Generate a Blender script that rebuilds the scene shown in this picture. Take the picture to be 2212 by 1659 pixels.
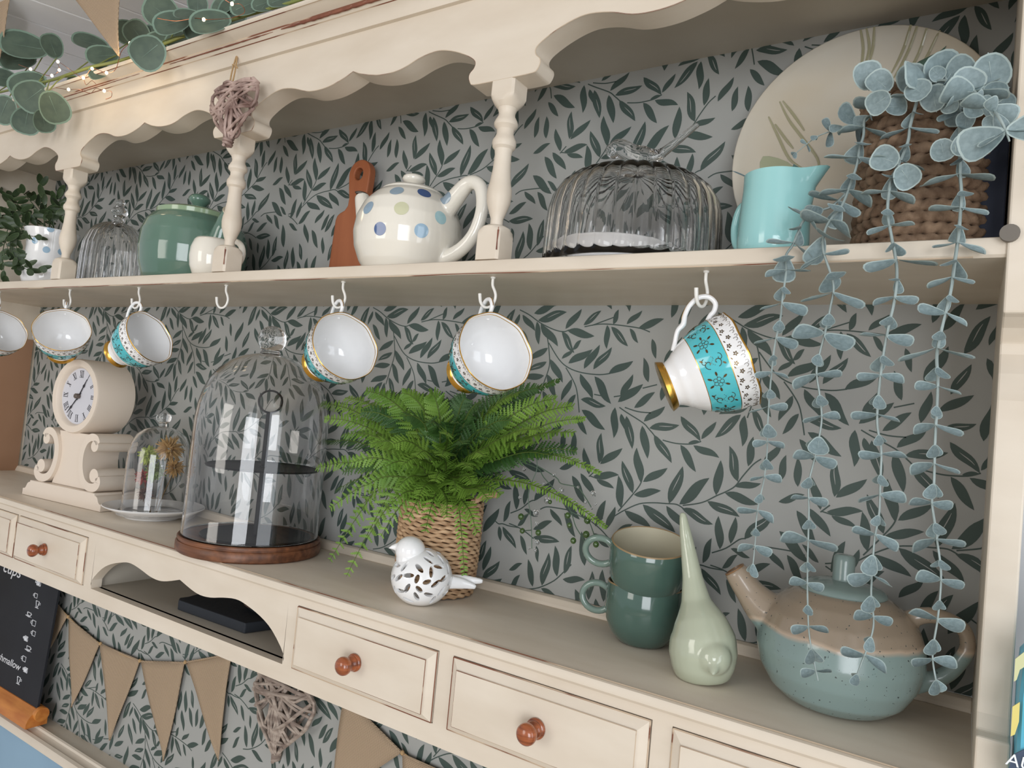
import bpy, bmesh, math, random
from mathutils import Vector, Matrix, Quaternion
for o in list(bpy.data.objects): bpy.data.objects.remove(o, do_unlink=True)
SC = bpy.context.scene; COL = SC.collection
PI = math.pi
sin, cos, rad = math.sin, math.cos, math.radians
RND = random.Random(11)
H = 1.45                       # eye level above the floor; the builders below measure heights from eye level

# ---------------------------------------------------------------- camera
F_PX = 1560.0
XW = Vector((2436.0, 161.0, -F_PX)).normalized()          # the dresser's length, in camera axes (x right, y down, z ahead)
_k = -F_PX * F_PX / (-2436.0 * .095 + 161.0)
ZW = Vector((_k * .095, -_k, F_PX)).normalized()
YW = ZW.cross(XW)
R3 = Matrix((XW, YW, ZW))                                 # camera axes -> world
cam_d = bpy.data.cameras.new('camera'); cam = bpy.data.objects.new('camera', cam_d); COL.objects.link(cam)
cam_d.sensor_width = 36.0; cam_d.lens = 36.0 * F_PX / 2212.0; cam_d.clip_start = .01
M = R3 @ Matrix(((1, 0, 0), (0, -1, 0), (0, 0, -1)))
cam.matrix_world = Matrix.Translation((0, 0, H)) @ M.to_4x4()
SC.camera = cam

# ---------------------------------------------------------------- view, world and lights
SC.view_settings.view_transform = 'Standard'; SC.view_settings.look = 'None'
SC.view_settings.gamma = 1.0; SC.view_settings.use_curve_mapping = False
SC.view_settings.exposure = .20
w = bpy.data.worlds.new('room_light'); SC.world = w; w.use_nodes = True
w.node_tree.nodes['Background'].inputs[0].default_value = (.93, .95, 1.0, 1); w.node_tree.nodes['Background'].inputs[1].default_value = .46
def area(name, loc, aim, sx, sy, power, col):
    d = bpy.data.lights.new(name, 'AREA'); d.shape = 'RECTANGLE'; d.size = sx; d.size_y = sy; d.energy = power; d.color = col
    o = bpy.data.objects.new(name, d); COL.objects.link(o); o.location = Vector(loc) + Vector((0, 0, H))
    dv = (Vector(aim) - Vector(loc)).normalized(); o.rotation_euler = dv.to_track_quat('-Z', 'Y').to_euler()
    return o
# the shop window down the right hand side and the glazed front behind the camera
area('window_light_side', (2.3, -.35, .0), (-.9, .1, -.1), 1.3, 1.9, 17, (.90, .95, 1.0))
area('window_light_front', (1.5, -2.9, -.2), (-.5, .8, 0), 1.7, 1.9, 64, (.93, .96, 1.0))
area('fill_light_left', (-1.7, -2.9, .3), (-1.0, .8, 0), 1.2, 1.5, 22, (1.0, .95, .88))  # soft warm fill added at front left, no window known there
area('ceiling_lamp_light', (-.9, -.6, 1.0), (-.9, .5, 0), .5, .5, 5, (1.0, .86, .68))

# ---------------------------------------------------------------- helpers
def ray(px, py): return R3 @ Vector((px - 1106.0, py - 829.5, F_PX))
def at(px, py, Y): r = ray(px, py); return r * (Y / r.y)
def atz(px, py, Z): r = ray(px, py); return r * (Z / r.z)
def lin(c):
    c = c / 255.0
    return c / 12.92 if c <= .04045 else ((c + .055) / 1.055) ** 2.4
def rgb(r, g, b): return (lin(r), lin(g), lin(b), 1)
MATS = {}
def mat(name, col, rough=.5, metal=0, coat=0, col2=None, nscale=20, stretch=(1, 1, 1), bump=0, bscale=200, bstretch=(1, 1, 1), lo=.35, hi=.65,
        trans=0, ior=1.45, emit=None, estr=0, sheen=0, thin=False, coord='Object', alpha=None, spec=None, detail=4):
    m = bpy.data.materials.new(name); m.use_nodes = True; nt = m.node_tree; b = nt.nodes['Principled BSDF']
    b.inputs['Base Color'].default_value = col; b.inputs['Roughness'].default_value = rough; b.inputs['Metallic'].default_value = metal
    b.inputs['Coat Weight'].default_value = coat; b.inputs['Coat Roughness'].default_value = .06
    b.inputs['Transmission Weight'].default_value = trans; b.inputs['IOR'].default_value = ior
    if spec is not None: b.inputs['Specular IOR Level'].default_value = spec
    if sheen: b.inputs['Sheen Weight'].default_value = sheen
    if emit: b.inputs['Emission Color'].default_value = emit; b.inputs['Emission Strength'].default_value = estr
    if col2 or bump:
        tc = nt.nodes.new('ShaderNodeTexCoord')
    if col2:
        mp = nt.nodes.new('ShaderNodeMapping'); mp.inputs['Scale'].default_value = stretch
        n = nt.nodes.new('ShaderNodeTexNoise'); n.inputs['Scale'].default_value = nscale; n.inputs['Detail'].default_value = detail
        cr = nt.nodes.new('ShaderNodeValToRGB'); cr.color_ramp.elements[0].position = lo; cr.color_ramp.elements[1].position = hi
        cr.color_ramp.elements[0].color = col; cr.color_ramp.elements[1].color = col2
        nt.links.new(tc.outputs[coord], mp.inputs[0]); nt.links.new(mp.outputs[0], n.inputs['Vector'])
        nt.links.new(n.outputs['Fac'], cr.inputs[0]); nt.links.new(cr.outputs[0], b.inputs['Base Color'])
    if bump:
        mp2 = nt.nodes.new('ShaderNodeMapping'); mp2.inputs['Scale'].default_value = bstretch
        n2 = nt.nodes.new('ShaderNodeTexNoise'); n2.inputs['Scale'].default_value = bscale
        bu = nt.nodes.new('ShaderNodeBump'); bu.inputs['Strength'].default_value = bump; bu.inputs['Distance'].default_value = .001
        nt.links.new(tc.outputs[coord], mp2.inputs[0]); nt.links.new(mp2.outputs[0], n2.inputs['Vector'])
        nt.links.new(n2.outputs['Fac'], bu.inputs['Height']); nt.links.new(bu.outputs[0], b.inputs['Normal'])
    MATS[name] = m
    return m

class MB:
    def __init__(s): s.v = []; s.f = []; s.m = []
    def add(s, vs, fs, mi=0):
        k = len(s.v); s.v += [tuple(v) for v in vs]; s.f += [tuple(i + k for i in f) for f in fs]; s.m += [mi] * len(fs)
    def box(s, a, b, mi=0, ch=0):
        x0, y0, z0 = a; x1, y1, z1 = b
        s.add([(x0, y0, z0), (x1, y0, z0), (x1, y1, z0), (x0, y1, z0), (x0, y0, z1), (x1, y0, z1), (x1, y1, z1), (x0, y1, z1)],
              [(0, 3, 2, 1), (4, 5, 6, 7), (0, 1, 5, 4), (1, 2, 6, 5), (2, 3, 7, 6), (3, 0, 4, 7)], mi)
    def prism(s, pts, axis, a, b, mi=0):
        # closed outline in the two other axes (x,z / y,z / x,y) pushed from a to b along axis
        def P(p, t):
            if axis == 'y': return (p[0], t, p[1])
            if axis == 'x': return (t, p[0], p[1])
            return (p[0], p[1], t)
        n = len(pts); vs = [P(p, a) for p in pts] + [P(p, b) for p in pts]
        fs = [tuple(range(n)), tuple(range(2 * n - 1, n - 1, -1))] + [(i, n + i, n + (i + 1) % n, (i + 1) % n) for i in range(n)]
        s.add(vs, fs, mi)
    def lathe(s, prof, c=(0, 0, 0), n=48, mi=0, M=None, mod=None, close=False, mis=None, caps=True):
        # prof: (radius, z); mod(theta, i, r, z) -> r, z
        k = []; c = Vector(c)
        for i, (r, z) in enumerate(prof):
            for j in range(n):
                t = 2 * PI * j / n; rr, zz = (r, z) if mod is None else mod(t, i, r, z)
                p = Vector((rr * cos(t), rr * sin(t), zz)); k.append((M @ p if M else p) + c)
        base = len(s.v); s.v += [tuple(p) for p in k]
        L = len(prof)
        for i in range(L if close else L - 1):
            for j in range(n):
                a, b = i * n + j, i * n + (j + 1) % n; i2 = (i + 1) % L
                s.f.append((base + a, base + b, base + i2 * n + (j + 1) % n, base + i2 * n + j)); s.m.append(mis[i] if mis else mi)
        if not close and caps:
            if prof[0][0] > 1e-5: s.f.append(tuple(base + j for j in range(n - 1, -1, -1))); s.m.append(mis[0] if mis else mi)
            if prof[-1][0] > 1e-5: s.f.append(tuple(base + (L - 1) * n + j for j in range(n))); s.m.append(mis[-1] if mis else mi)
    def tube(s, pts, rr, n=8, mi=0, closed=False, flat=1.0, up=None):
        pts = [Vector(p) for p in pts]; L = len(pts)
        if not hasattr(rr, '__len__'): rr = [rr] * L
        T = []
        for i in range(L):
            a = pts[i - 1] if (i > 0 or closed) else pts[i]; b = pts[(i + 1) % L] if (i < L - 1 or closed) else pts[i]
            d = (b - a); T.append(d.normalized() if d.length > 1e-9 else Vector((0, 0, 1)))
        ref = Vector(up) if up else (Vector((0, 0, 1)) if abs(T[0].z) < .9 else Vector((1, 0, 0)))
        nrm = (ref - T[0] * ref.dot(T[0])).normalized(); vs = []
        for i in range(L):
            if i: nrm = (nrm - T[i] * nrm.dot(T[i])); nrm = nrm.normalized() if nrm.length > 1e-6 else T[i].orthogonal().normalized()
            bi = T[i].cross(nrm)
            for j in range(n):
                t = 2 * PI * j / n; vs.append(pts[i] + (nrm * cos(t) + bi * sin(t) * flat) * rr[i])
        fs = []
        for i in range(L if closed else L - 1):
            i2 = (i + 1) % L
            for j in range(n): fs.append((i * n + j, i * n + (j + 1) % n, i2 * n + (j + 1) % n, i2 * n + j))
        if not closed: fs += [tuple(range(n - 1, -1, -1)), tuple((L - 1) * n + j for j in range(n))]
        s.add(vs, fs, mi)
    def ell(s, c, rx, ry, rz, n=20, m=12, mi=0, M=None):
        c = Vector(c); vs = []; 
        for i in range(m + 1):
            a = PI * i / m
            for j in range(n):
                t = 2 * PI * j / n; p = Vector((rx * sin(a) * cos(t), ry * sin(a) * sin(t), rz * cos(a))); vs.append((M @ p if M else p) + c)
        s.add(vs, [(i * n + j, (i + 1) * n + j, (i + 1) * n + (j + 1) % n, i * n + (j + 1) % n) for i in range(m) for j in range(n)], mi)
    def build(s, name, mats, parent=None, smooth=None, weld=False, bevel=0, world=True, subsurf=0, solid=0):
        me = bpy.data.meshes.new(name)
        org = LOC.get(parent.name, Vector()) if (parent is not None and world) else Vector()
        me.from_pydata([(v[0] - org.x, v[1] - org.y, v[2] - org.z) for v in s.v], [], s.f)
        if not isinstance(mats, (list, tuple)): mats = [mats]
        for m in mats: me.materials.append(m)
        if len(mats) > 1: me.polygons.foreach_set('material_index', s.m)
        me.validate()
        if weld or smooth is not None:
            bm = bmesh.new(); bm.from_mesh(me)
            if weld: bmesh.ops.remove_doubles(bm, verts=bm.verts, dist=1e-5)
            bmesh.ops.recalc_face_normals(bm, faces=bm.faces)
            bm.to_mesh(me); bm.free()
        if smooth is not None:
            me.polygons.foreach_set('use_smooth', [True] * len(me.polygons))
            if smooth < 179: me.set_sharp_from_angle(angle=rad(smooth))
        o = bpy.data.objects.new(name, me); COL.objects.link(o)
        if parent is not None: o.parent = parent; LOC[o.name] = org.copy()
        else: o.location = (0, 0, H); LOC[o.name] = Vector()
        if bevel:
            b = o.modifiers.new('bevel', 'BEVEL'); b.width = bevel; b.segments = 2; b.limit_method = 'ANGLE'; b.angle_limit = rad(40)
        if subsurf:
            b = o.modifiers.new('sub', 'SUBSURF'); b.levels = subsurf; b.render_levels = subsurf
        if solid:
            b = o.modifiers.new('solid', 'SOLIDIFY'); b.thickness = solid; b.offset = 0
        return o
LOC = {}
def thing(name, label, cat, loc, group=None):
    o = bpy.data.objects.new(name, None); COL.objects.link(o); o.empty_display_size = .02
    loc = Vector(loc); o.location = loc + Vector((0, 0, H + .0005)); LOC[o.name] = loc
    o['label'] = label; o['category'] = cat
    if group: o['group'] = group
    return o
def tag(o, label, cat, group=None):
    o['label'] = label; o['category'] = cat
    if group: o['group'] = group
    return o
def evaluated(o, name):
    dg = bpy.context.evaluated_depsgraph_get(); dg.update()
    me = bpy.data.meshes.new_from_object(o.evaluated_get(dg)); me.name = name
    return me
def fuse(mb, voxel, it=6):
    # melt overlapping closed shapes of a builder into one skin
    me = bpy.data.meshes.new('t'); me.from_pydata(mb.v, [], mb.f)
    bm = bmesh.new(); bm.from_mesh(me); bmesh.ops.recalc_face_normals(bm, faces=bm.faces); bm.to_mesh(me); bm.free()
    o = bpy.data.objects.new('t', me); COL.objects.link(o)
    r = o.modifiers.new('r', 'REMESH'); r.mode = 'VOXEL'; r.voxel_size = voxel
    sm = o.modifiers.new('s', 'SMOOTH'); sm.factor = .5; sm.iterations = it
    res = evaluated(o, 'fused'); bpy.data.objects.remove(o, do_unlink=True)
    out = MB(); out.v = [tuple(v.co) for v in res.vertices]; out.f = [tuple(p.vertices) for p in res.polygons]; out.m = [0] * len(out.f)
    bpy.data.meshes.remove(res)
    return out
def child(o, src_mesh, name, parent, loc=(0, 0, 0), rot=None, scale=None):
    c = bpy.data.objects.new(name, src_mesh); COL.objects.link(c); c.parent = parent
    return c
def spline(pts, n=6, closed=False):
    pts = [Vector(p) for p in pts]; out = []; L = len(pts)
    rng = range(L) if closed else range(L - 1)
    for i in rng:
        p0 = pts[i - 1] if (i > 0 or closed) else pts[i]; p1 = pts[i]; p2 = pts[(i + 1) % L]; p3 = pts[(i + 2) % L] if (i + 2 < L or closed) else p2
        for k in range(n):
            t = k / n
            out.append(.5 * ((2 * p1) + (p2 - p0) * t + (2 * p0 - 5 * p1 + 4 * p2 - p3) * t * t + (3 * p1 - p0 - 3 * p2 + p3) * t ** 3))
    if not closed: out.append(pts[-1])
    return out
def lerp_list(a, n):
    out = []
    for i in range(n):
        t = i / (n - 1) * (len(a) - 1); k = min(int(t), len(a) - 2); out.append(a[k] + (a[k + 1] - a[k]) * (t - k))
    return out

# ---------------------------------------------------------------- materials
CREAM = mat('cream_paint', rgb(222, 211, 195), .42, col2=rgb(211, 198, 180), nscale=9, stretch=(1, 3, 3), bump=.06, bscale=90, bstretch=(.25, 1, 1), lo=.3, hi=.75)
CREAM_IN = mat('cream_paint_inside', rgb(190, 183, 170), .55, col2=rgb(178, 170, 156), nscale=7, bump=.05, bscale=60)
WORN = mat('worn_paint', rgb(214, 200, 178), .45, col2=rgb(120, 72, 52), nscale=30, stretch=(.25, 3, 3), lo=.56, hi=.6, bump=.1, bscale=120)
BARE = mat('bare_wood_line', rgb(122, 76, 56), .7, col2=rgb(196, 176, 152), nscale=24, stretch=(.3, 2, 2), lo=.45, hi=.51)
BARE2 = mat('bare_wood_dark', rgb(112, 66, 52), .75, col2=rgb(140, 88, 68), nscale=60)
PAPER = mat('wallpaper', rgb(162, 163, 160), .62, col2=rgb(155, 156, 152), nscale=3, bump=.03, bscale=400)
LEAFP = mat('wallpaper_leaf', rgb(68, 84, 79), .6, col2=rgb(60, 74, 68), nscale=4)
WOODRED = mat('varnished_pine', rgb(170, 94, 54), .22, coat=.6, col2=rgb(112, 54, 28), nscale=30, stretch=(1, 1, 9), lo=.35, hi=.65)
WHITE_METAL = mat('white_enamel', rgb(232, 230, 224), .25, coat=.3)
WHITECH = mat('white_china', rgb(240, 240, 240), .09, coat=.5)
CREAMCH = mat('cream_china', rgb(233, 228, 216), .1, coat=.5)
GOLD = mat('gilding', rgb(212, 165, 78), .22, metal=1)
GILTD = mat('gilt_pattern', rgb(96, 78, 50), .25, metal=.7)
TURQ = mat('turquoise_glaze', rgb(82, 190, 200), .12, coat=.5)
GLASS = mat('clear_glass', (1, 1, 1, 1), 0.0, trans=1, ior=1.45)
BLACKM = mat('black_metal', rgb(26, 27, 30), .6)
BLUEP = mat('blue_paint', rgb(140, 172, 196), .5, col2=rgb(132, 163, 188), nscale=6)
def burlap(name, c1, c2):
    m = bpy.data.materials.new(name); m.use_nodes = True; nt = m.node_tree; b = nt.nodes['Principled BSDF']; b.inputs['Roughness'].default_value = .95
    tc = nt.nodes.new('ShaderNodeTexCoord')
    w1 = nt.nodes.new('ShaderNodeTexWave'); w1.bands_direction = 'X'; w1.inputs['Scale'].default_value = 190; w1.inputs['Distortion'].default_value = 1.2; w1.inputs['Detail Scale'].default_value = 30
    w2 = nt.nodes.new('ShaderNodeTexWave'); w2.bands_direction = 'Z'; w2.inputs['Scale'].default_value = 150; w2.inputs['Distortion'].default_value = 1.2; w2.inputs['Detail Scale'].default_value = 30
    mx = nt.nodes.new('ShaderNodeMath'); mx.operation = 'MAXIMUM'
    cr = nt.nodes.new('ShaderNodeValToRGB'); cr.color_ramp.elements[0].position = .25; cr.color_ramp.elements[1].position = .8
    cr.color_ramp.elements[0].color = c2; cr.color_ramp.elements[1].color = c1
    bu = nt.nodes.new('ShaderNodeBump'); bu.inputs['Strength'].default_value = .5; bu.inputs['Distance'].default_value = .0006
    for w_ in (w1, w2): nt.links.new(tc.outputs['Object'], w_.inputs['Vector'])
    nt.links.new(w1.outputs['Fac'], mx.inputs[0]); nt.links.new(w2.outputs['Fac'], mx.inputs[1])
    nt.links.new(mx.outputs[0], cr.inputs[0]); nt.links.new(cr.outputs[0], b.inputs['Base Color'])
    nt.links.new(mx.outputs[0], bu.inputs['Height']); nt.links.new(bu.outputs[0], b.inputs['Normal'])
    return m
BURLAP = burlap('burlap', rgb(182, 160, 134), rgb(112, 92, 72))

LEAVES="-813 22 -746 -22 0|-724 36 -719 -38 0|-707 22 -693 -15 0|-693 18 -670 -58 1|-648 9 -598 48 0|-633 -5 -561 8 1|-651 -1 -630 -76 0|-620 -19 -571 -78 1|-560 30 -508 -21 1|-508 -17 -477 25 0|-537 -29 -512 -22 0|-555 -35 -515 -92 0|-525 -33 -464 -52 0|-425 46 -477 -11 1|-417 45 -415 -23 0|-753 -103 -756 -29 1|-750 -104 -695 -60 0|-777 -133 -799 -70 0|-660 -161 -695 -89 1|-643 -133 -662 -54 0|-637 -131 -580 -92 0|-686 -200 -699 -124 0|-657 -164 -592 -144 0|-570 -171 -544 -83 1|-546 -169 -484 -99 0|-465 -136 -460 -58 0|-420 -100 -443 -24 1|-426 -111 -371 -98 0|-677 -204 -607 -232 0|-633 -183 -549 -232 1|-576 -177 -521 -225 0|-539 -177 -467 -202 1|-483 -152 -410 -173 1|-446 -128 -374 -143 0|-401 -64 -396 1 0|-765 -135 -699 -122 0|-756 -142 -708 -156 0|-706 -275 -655 -231 0|-719 -255 -700 -199 0|-753 -271 -708 -298 0|-773 -240 -807 -208 0|-876 -232 -837 -268 0|-835 -236 -800 -290 0|-919 -291 -867 -260 0|-917 -310 -841 -307 1|-906 -330 -897 -370 0|-955 -312 -931 -358 0|-447 -251 -457 -180 0|-425 -235 -418 -176 0|-482 -288 -468 -230 0|-424 -245 -382 -258 0|-484 -300 -436 -347 1|-439 -291 -409 -254 0|-905 -432 -925 -367 0|-879 -424 -866 -340 1|-839 -393 -851 -319 0|-820 -382 -808 -311 1|-823 -396 -763 -384 0|-881 -431 -823 -451 0|-973 -456 -946 -410 0|-979 -406 -942 -380 0|-495 -301 -486 -338 0|-1547 258 -1563 216 0|-1538 256 -1494 215 0|-1492 239 -1481 179 0|-1480 233 -1422 178 0|-1416 215 -1376 161 1|-1400 218 -1323 205 0|-1406 222 -1364 273 0|-1356 233 -1311 271 1|-1275 237 -1265 274 0|-1240 238 -1202 271 0|-1209 229 -1147 254 0|-1291 235 -1288 176 0|-1280 231 -1232 184 1|-1231 228 -1207 193 0|-1380 170 -1359 196 0|-1409 146 -1377 170 0|-1389 135 -1324 172 0|-1344 124 -1305 185 0|-1318 124 -1272 180 1|-1276 116 -1214 149 0|-1442 143 -1399 86 0|-1452 172 -1507 138 0|-1452 136 -1506 110 1|-1456 100 -1520 91 0|-1463 67 -1528 44 0|-1448 104 -1416 45 0|-1353 111 -1311 52 0|-1313 107 -1264 42 0|-1375 96 -1401 40 0|-1360 59 -1389 12 0|-1345 48 -1276 35 1|-1456 61 -1426 5 1|-962 242 -880 267 1|-645 205 -632 158 0|-718 49 -657 96 0|-712 61 -684 118 0|-675 39 -627 81 0|-645 102 -661 160 0|-548 -404 -531 -344 1|-677 -276 -647 -342 0|-647 -453 -645 -390 0|-584 241 -552 297 0|-575 -309 -539 -251 1|-510 192 -468 127 1|-547 198 -510 272 1|-637 -298 -601 -361 0|-710 -425 -721 -351 0|-333 -130 -283 -106 0|-582 86 -526 121 0|-531 -449 -481 -390 1|-693 -401 -663 -460 0|-749 -430 -744 -360 1|-297 -93 -301 -32 0|-609 139 -571 211 0|-397 -220 -342 -157 1|-749 -254 -728 -187 0|-610 61 -595 123 0|-334 -87 -326 -30 0|-627 -277 -586 -235 0|-573 -381 -583 -324 0|-573 51 -519 67 1|-624 -451 -603 -383 0|-327 -190 -265 -246 0|-593 -302 -563 -249 0|-296 -142 -254 -206 0|-602 256 -590 319 0|-507 37 -492 115 0|-543 -325 -498 -256 0|-449 260 -377 292 0|-787 -412 -757 -483 1|-533 283 -470 323 0|-767 -352 -783 -272 0|-670 -398 -690 -340 1|-564 120 -533 179 1|-800 -133 -754 -183 0|-532 -424 -513 -357 0|-731 -422 -707 -487 0|-301 6 -266 -38 0|-488 218 -453 170 0|-369 -59 -335 -7 0"
STEMS="-713 37 -694 27 -650 6 -634 -7 -619 -21 -610 -36|-598 -29 -578 -32 -558 -33 -528 -30 -508 -22|-702 -222 -678 -204 -642 -183 -608 -175 -577 -172 -552 -170 -535 -177|-693 -209 -660 -164 -644 -139 -639 -121|-538 -170 -506 -161 -486 -152 -464 -137 -444 -125 -425 -110 -411 -87 -391 -59 -375 -45|-464 -262 -434 -246 -408 -223 -394 -218|-515 -285 -498 -295 -485 -293 -464 -295 -435 -294|-922 -442 -888 -431 -847 -405 -821 -377 -803 -356|-777 -138 -760 -121|-774 -136 -752 -140|-904 -238 -886 -229 -853 -227 -820 -227 -800 -230|-992 -289 -966 -293 -937 -303 -915 -314|-760 -244 -734 -258 -710 -276|-761 -239 -730 -231|-1548 269 -1517 256 -1480 235 -1438 219 -1410 215 -1395 220|-1477 233 -1458 201 -1448 164 -1443 126 -1454 83 -1465 40|-1451 185 -1417 144 -1387 124 -1348 114 -1301 112 -1271 117|-1395 124 -1373 96 -1358 68 -1346 15|-1353 229 -1317 236 -1286 237 -1245 234 -1204 229 -1179 221|-1310 63 -1274 59|-805 233 -749 254|-730 61 -712 65|-699 38 -665 31 -633 31|-658 87 -623 98"

# ================================================================ the room
def structure(o): o['kind'] = 'structure'; return o
m = MB(); m.box((-3.2, -4.0, -1.47), (2.6, .92, -1.45)); structure(m.build('floor', mat('floor_boards', rgb(206, 192, 172), .5, col2=rgb(186, 170, 148), nscale=4, stretch=(1, 12, 1))))
WALLW = mat('wall_white', rgb(206, 206, 208), .5)
m = MB(); m.box((-3.2, .826, -1.45), (2.6, .92, .70)); structure(m.build('wall_back', WALLW))
# the sloping run of white ceiling boards above the dresser, joints running from the front left into the room
ceil = MB(); ceil.box((-3.2, -1.2, .705), (1.2, .83, .72)); CEIL = structure(ceil.build('ceiling', WALLW))
CB = mat('white_board', rgb(240, 241, 244), .28, coat=.3)
c0, c1 = atz(70, 0, .66), atz(275, 73, .66); d = (c1 - c0); d.z = 0; d.normalize(); nrm = Vector((-d.y, d.x, 0))
for i in range(-7, 34):
    a = c0 + nrm * (i * .1 + .0015); b = c0 + nrm * (i * .1 + .0985); m = MB()
    lo, hi = (.66, .672)
    tE = min((.815 - a.y) / d.y, (.815 - b.y) / d.y)
    pa, pb, pc, pd = a + d * (tE - 1.5), a + d * ((.815 - a.y) / d.y), b + d * ((.815 - b.y) / d.y), b + d * (tE - 1.5)
    m.prism([(p.x, p.y) for p in (pa, pb, pc, pd)], 'z', lo, hi)
    m.build('ceiling_board', CB, CEIL, bevel=.002)

# ================================================================ the dresser
YF, YB = .6132, .800
XL, XR = -1.806, .014
ZSB, ZST = .1468, .1624          # shelf underside and top
ZC = -.2256                      # counter top
ZTOP = .4405                     # underside of the top board
ZLED = -.704
BX = [-1.351, -.896, -.441]
DR = thing('welsh_dresser', 'long cream painted dresser with patterned back, turned posts, small drawers and blue base', 'dresser', (-.9, .7, -1.45)); DR.location.z -= .0005

# ---- wallpaper on the back boards: the print is one tile of leaves repeated
LEAVES = [[float(x) / 2000 for x in t.split()] for t in LEAVES.split('|')]
STEMS = [[float(x) / 2000 for x in t.split()] for t in STEMS.split('|')]
TP, TV, SK = .2635, .378, .0133
lrnd = random.Random(5)
TILE = []                       # lists of (quad strips as point lists, material)
for L in LEAVES:
    a, b = Vector((L[0], L[1])), Vector((L[2], L[3])); st = L[4] > 0; ln = (b - a).length
    d = (b - a).normalized(); n = Vector((-d.y, d.x)); bend = lrnd.choice((-1, 1)) * lrnd.uniform(.03, .075) * ln
    wd = min(.0068, ln * .132) if ln > .02 else ln * .17
    c, l, r, s1, s2 = [], [], [], [], []
    for i in range(10):
        t = i / 9; w_ = wd * sin(PI * t ** .88) ** .82
        p = a + d * ln * t + n * (bend * (sin(PI * 2 * t) * .45 + t * t * .35))
        l.append(p + n * w_); r.append(p - n * w_)
        if st and 3 <= i <= 7:
            e = .00045 * sin(PI * (i - 2.6) / 5); q = p + n * w_ * .12; s1.append(q + n * e); s2.append(q - n * e)
    TILE.append((l, r, 1))
    if st: TILE.append((s1, s2, 0))
for S in STEMS:
    pts = [Vector((S[i], S[i + 1], 0)) for i in range(0, len(S), 2)]; sp = spline(pts, 4) if len(pts) > 2 else pts
    l, r = [], []
    for i, p in enumerate(sp):
        q = sp[min(i + 1, len(sp) - 1)] - sp[max(i - 1, 0)]; n = Vector((-q.y, q.x)).normalized(); w_ = .0007
        l.append(Vector(p[:2]) + n * w_); r.append(Vector(p[:2]) - n * w_)
    TILE.append((l, r, 1))
def papered(name, x0, x1, z0, z1, yb, du, dv, parent):
    m = MB(); m.box((x0, yb, z0), (x1, yb + .006, z1), 0)
    for i in range(-9, 9):
        for j in range(-4, 5):
            ox, oz = du + i * TP, dv + j * TV
            if ox - .9 > x1 or ox + .3 < x0 or oz - .24 > z1 or oz + .17 < z0: continue
            for kk, (l, r, mi) in enumerate(TILE):
                cx = sum(p.x for p in l) / len(l) + ox; cz = sum(p.y for p in l) / len(l) + oz - SK * cx
                if not (x0 - .04 < cx < x1 + .04 and z0 - .04 < cz < z1 + .04): continue
                vs = []
                for p in l + r:
                    X = p.x + ox; Z = p.y + oz - SK * X
                    vs.append((min(max(X, x0), x1), yb - (.0002 + .000001 * (kk % 97) if mi else .0004), min(max(Z, z0), z1)))
                K = len(l); fs = [(q, K + q, K + q + 1, q + 1) for q in range(K - 1)]
                m.add(vs, fs, mi)
    return m.build(name, [PAPER, LEAFP], parent)
papered('back_panel', XL, XR, ZST, ZTOP, YB, -.083, .4104, DR)
papered('back_panel', XL, XR, ZC + .012, ZSB, YB, 0, 0, DR)
papered('back_panel', XL, XR, ZLED, -.345, YB, .03, -.365, DR)

# ---- shelf and top board, with a worn front edge
def nosed(name, z0, z1, y0, y1, parent, mats, x0=XL, x1=XR, r=.004):
    pr = [(y1, z0), (y1, z1), (y0 + r, z1), (y0 + r * .3, z1 - r * .3), (y0, z1 - r), (y0, z0 + r * .5), (y0 + r * .5, z0)]
    m = MB(); n = len(pr)
    m.add([(x0, a, b) for a, b in pr] + [(x1, a, b) for a, b in pr], [(i, (i + 1) % n, n + (i + 1) % n, n + i) for i in range(n)], 0)
    m.add([(x0, a, b) for a, b in pr], [tuple(range(n - 1, -1, -1))]); m.add([(x1, a, b) for a, b in pr], [tuple(range(n))])
    return m.build(name, mats, parent, smooth=40)
nosed('shelf', ZSB, ZST, YF, YB, DR, CREAM)
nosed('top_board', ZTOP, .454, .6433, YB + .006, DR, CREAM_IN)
m = MB(); m.tube([(x, YF + .0012, ZSB + .0006 + .0004 * sin(x * 37)) for x in [XL + i * .02 for i in range(int((XR - XL) / .02))]], .0006, n=5)
m.build('worn_edge', BARE, DR)

# ---- scalloped fascia
half_l = [(.0, .3565), (.015, .3565), (.038, .357), (.0428, .3598), (.0454, .3658), (.0442, .371), (.0394, .3757), (.0383, .3821), (.045, .3888), (.062, .3977), (.082, .4044), (.0994, .4062), (.122, .4025), (.145, .3951), (.166, .3931), (.188, .3947), (.212, .4005), (.2275, .4065)]
half = spline([Vector((a, b, 0)) for a, b in half_l], 3)
cent = [-1.806] + BX + [.014]
edge = []
for i in range(4):
    L0, R0 = cent[i], cent[i + 1]; k = (R0 - L0) / .455
    edge += [(L0 + p.x * k, p.y) for p in half[:-1]] + [(R0 - p.x * k, p.y) for p in reversed([q for q in half if i < 3 or q.x > .060])]
m = MB(); T = .456
for i in range(4):
    L0, R0 = cent[i], cent[i + 1]; k = (R0 - L0) / .455; mid = (L0 + R0) / 2
    m.prism([(L0 + p.x * k, p.y) for p in half] + [(mid, T), (L0, T)], 'y', YF, YF + .030)
    hr = [p for p in half if i < 3 or p.x > .060]
    m.prism([(mid, T), (mid, half[-1].y)] + [(R0 - p.x * k, p.y) for p in reversed(hr[:-1])] + ([(R0, hr[0].y)] if i == 3 else []) + [(R0, T)], 'y', YF, YF + .030)
m.build('fascia', CREAM, DR, smooth=35)
# thin line of bare wood along the fascia's lower arris, broken up by its own wear
m = MB(); m.tube([(x, YF + .0004, z + .0003) for x, z in edge], .00055, n=4); m.build('worn_edge', BARE, DR)

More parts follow.
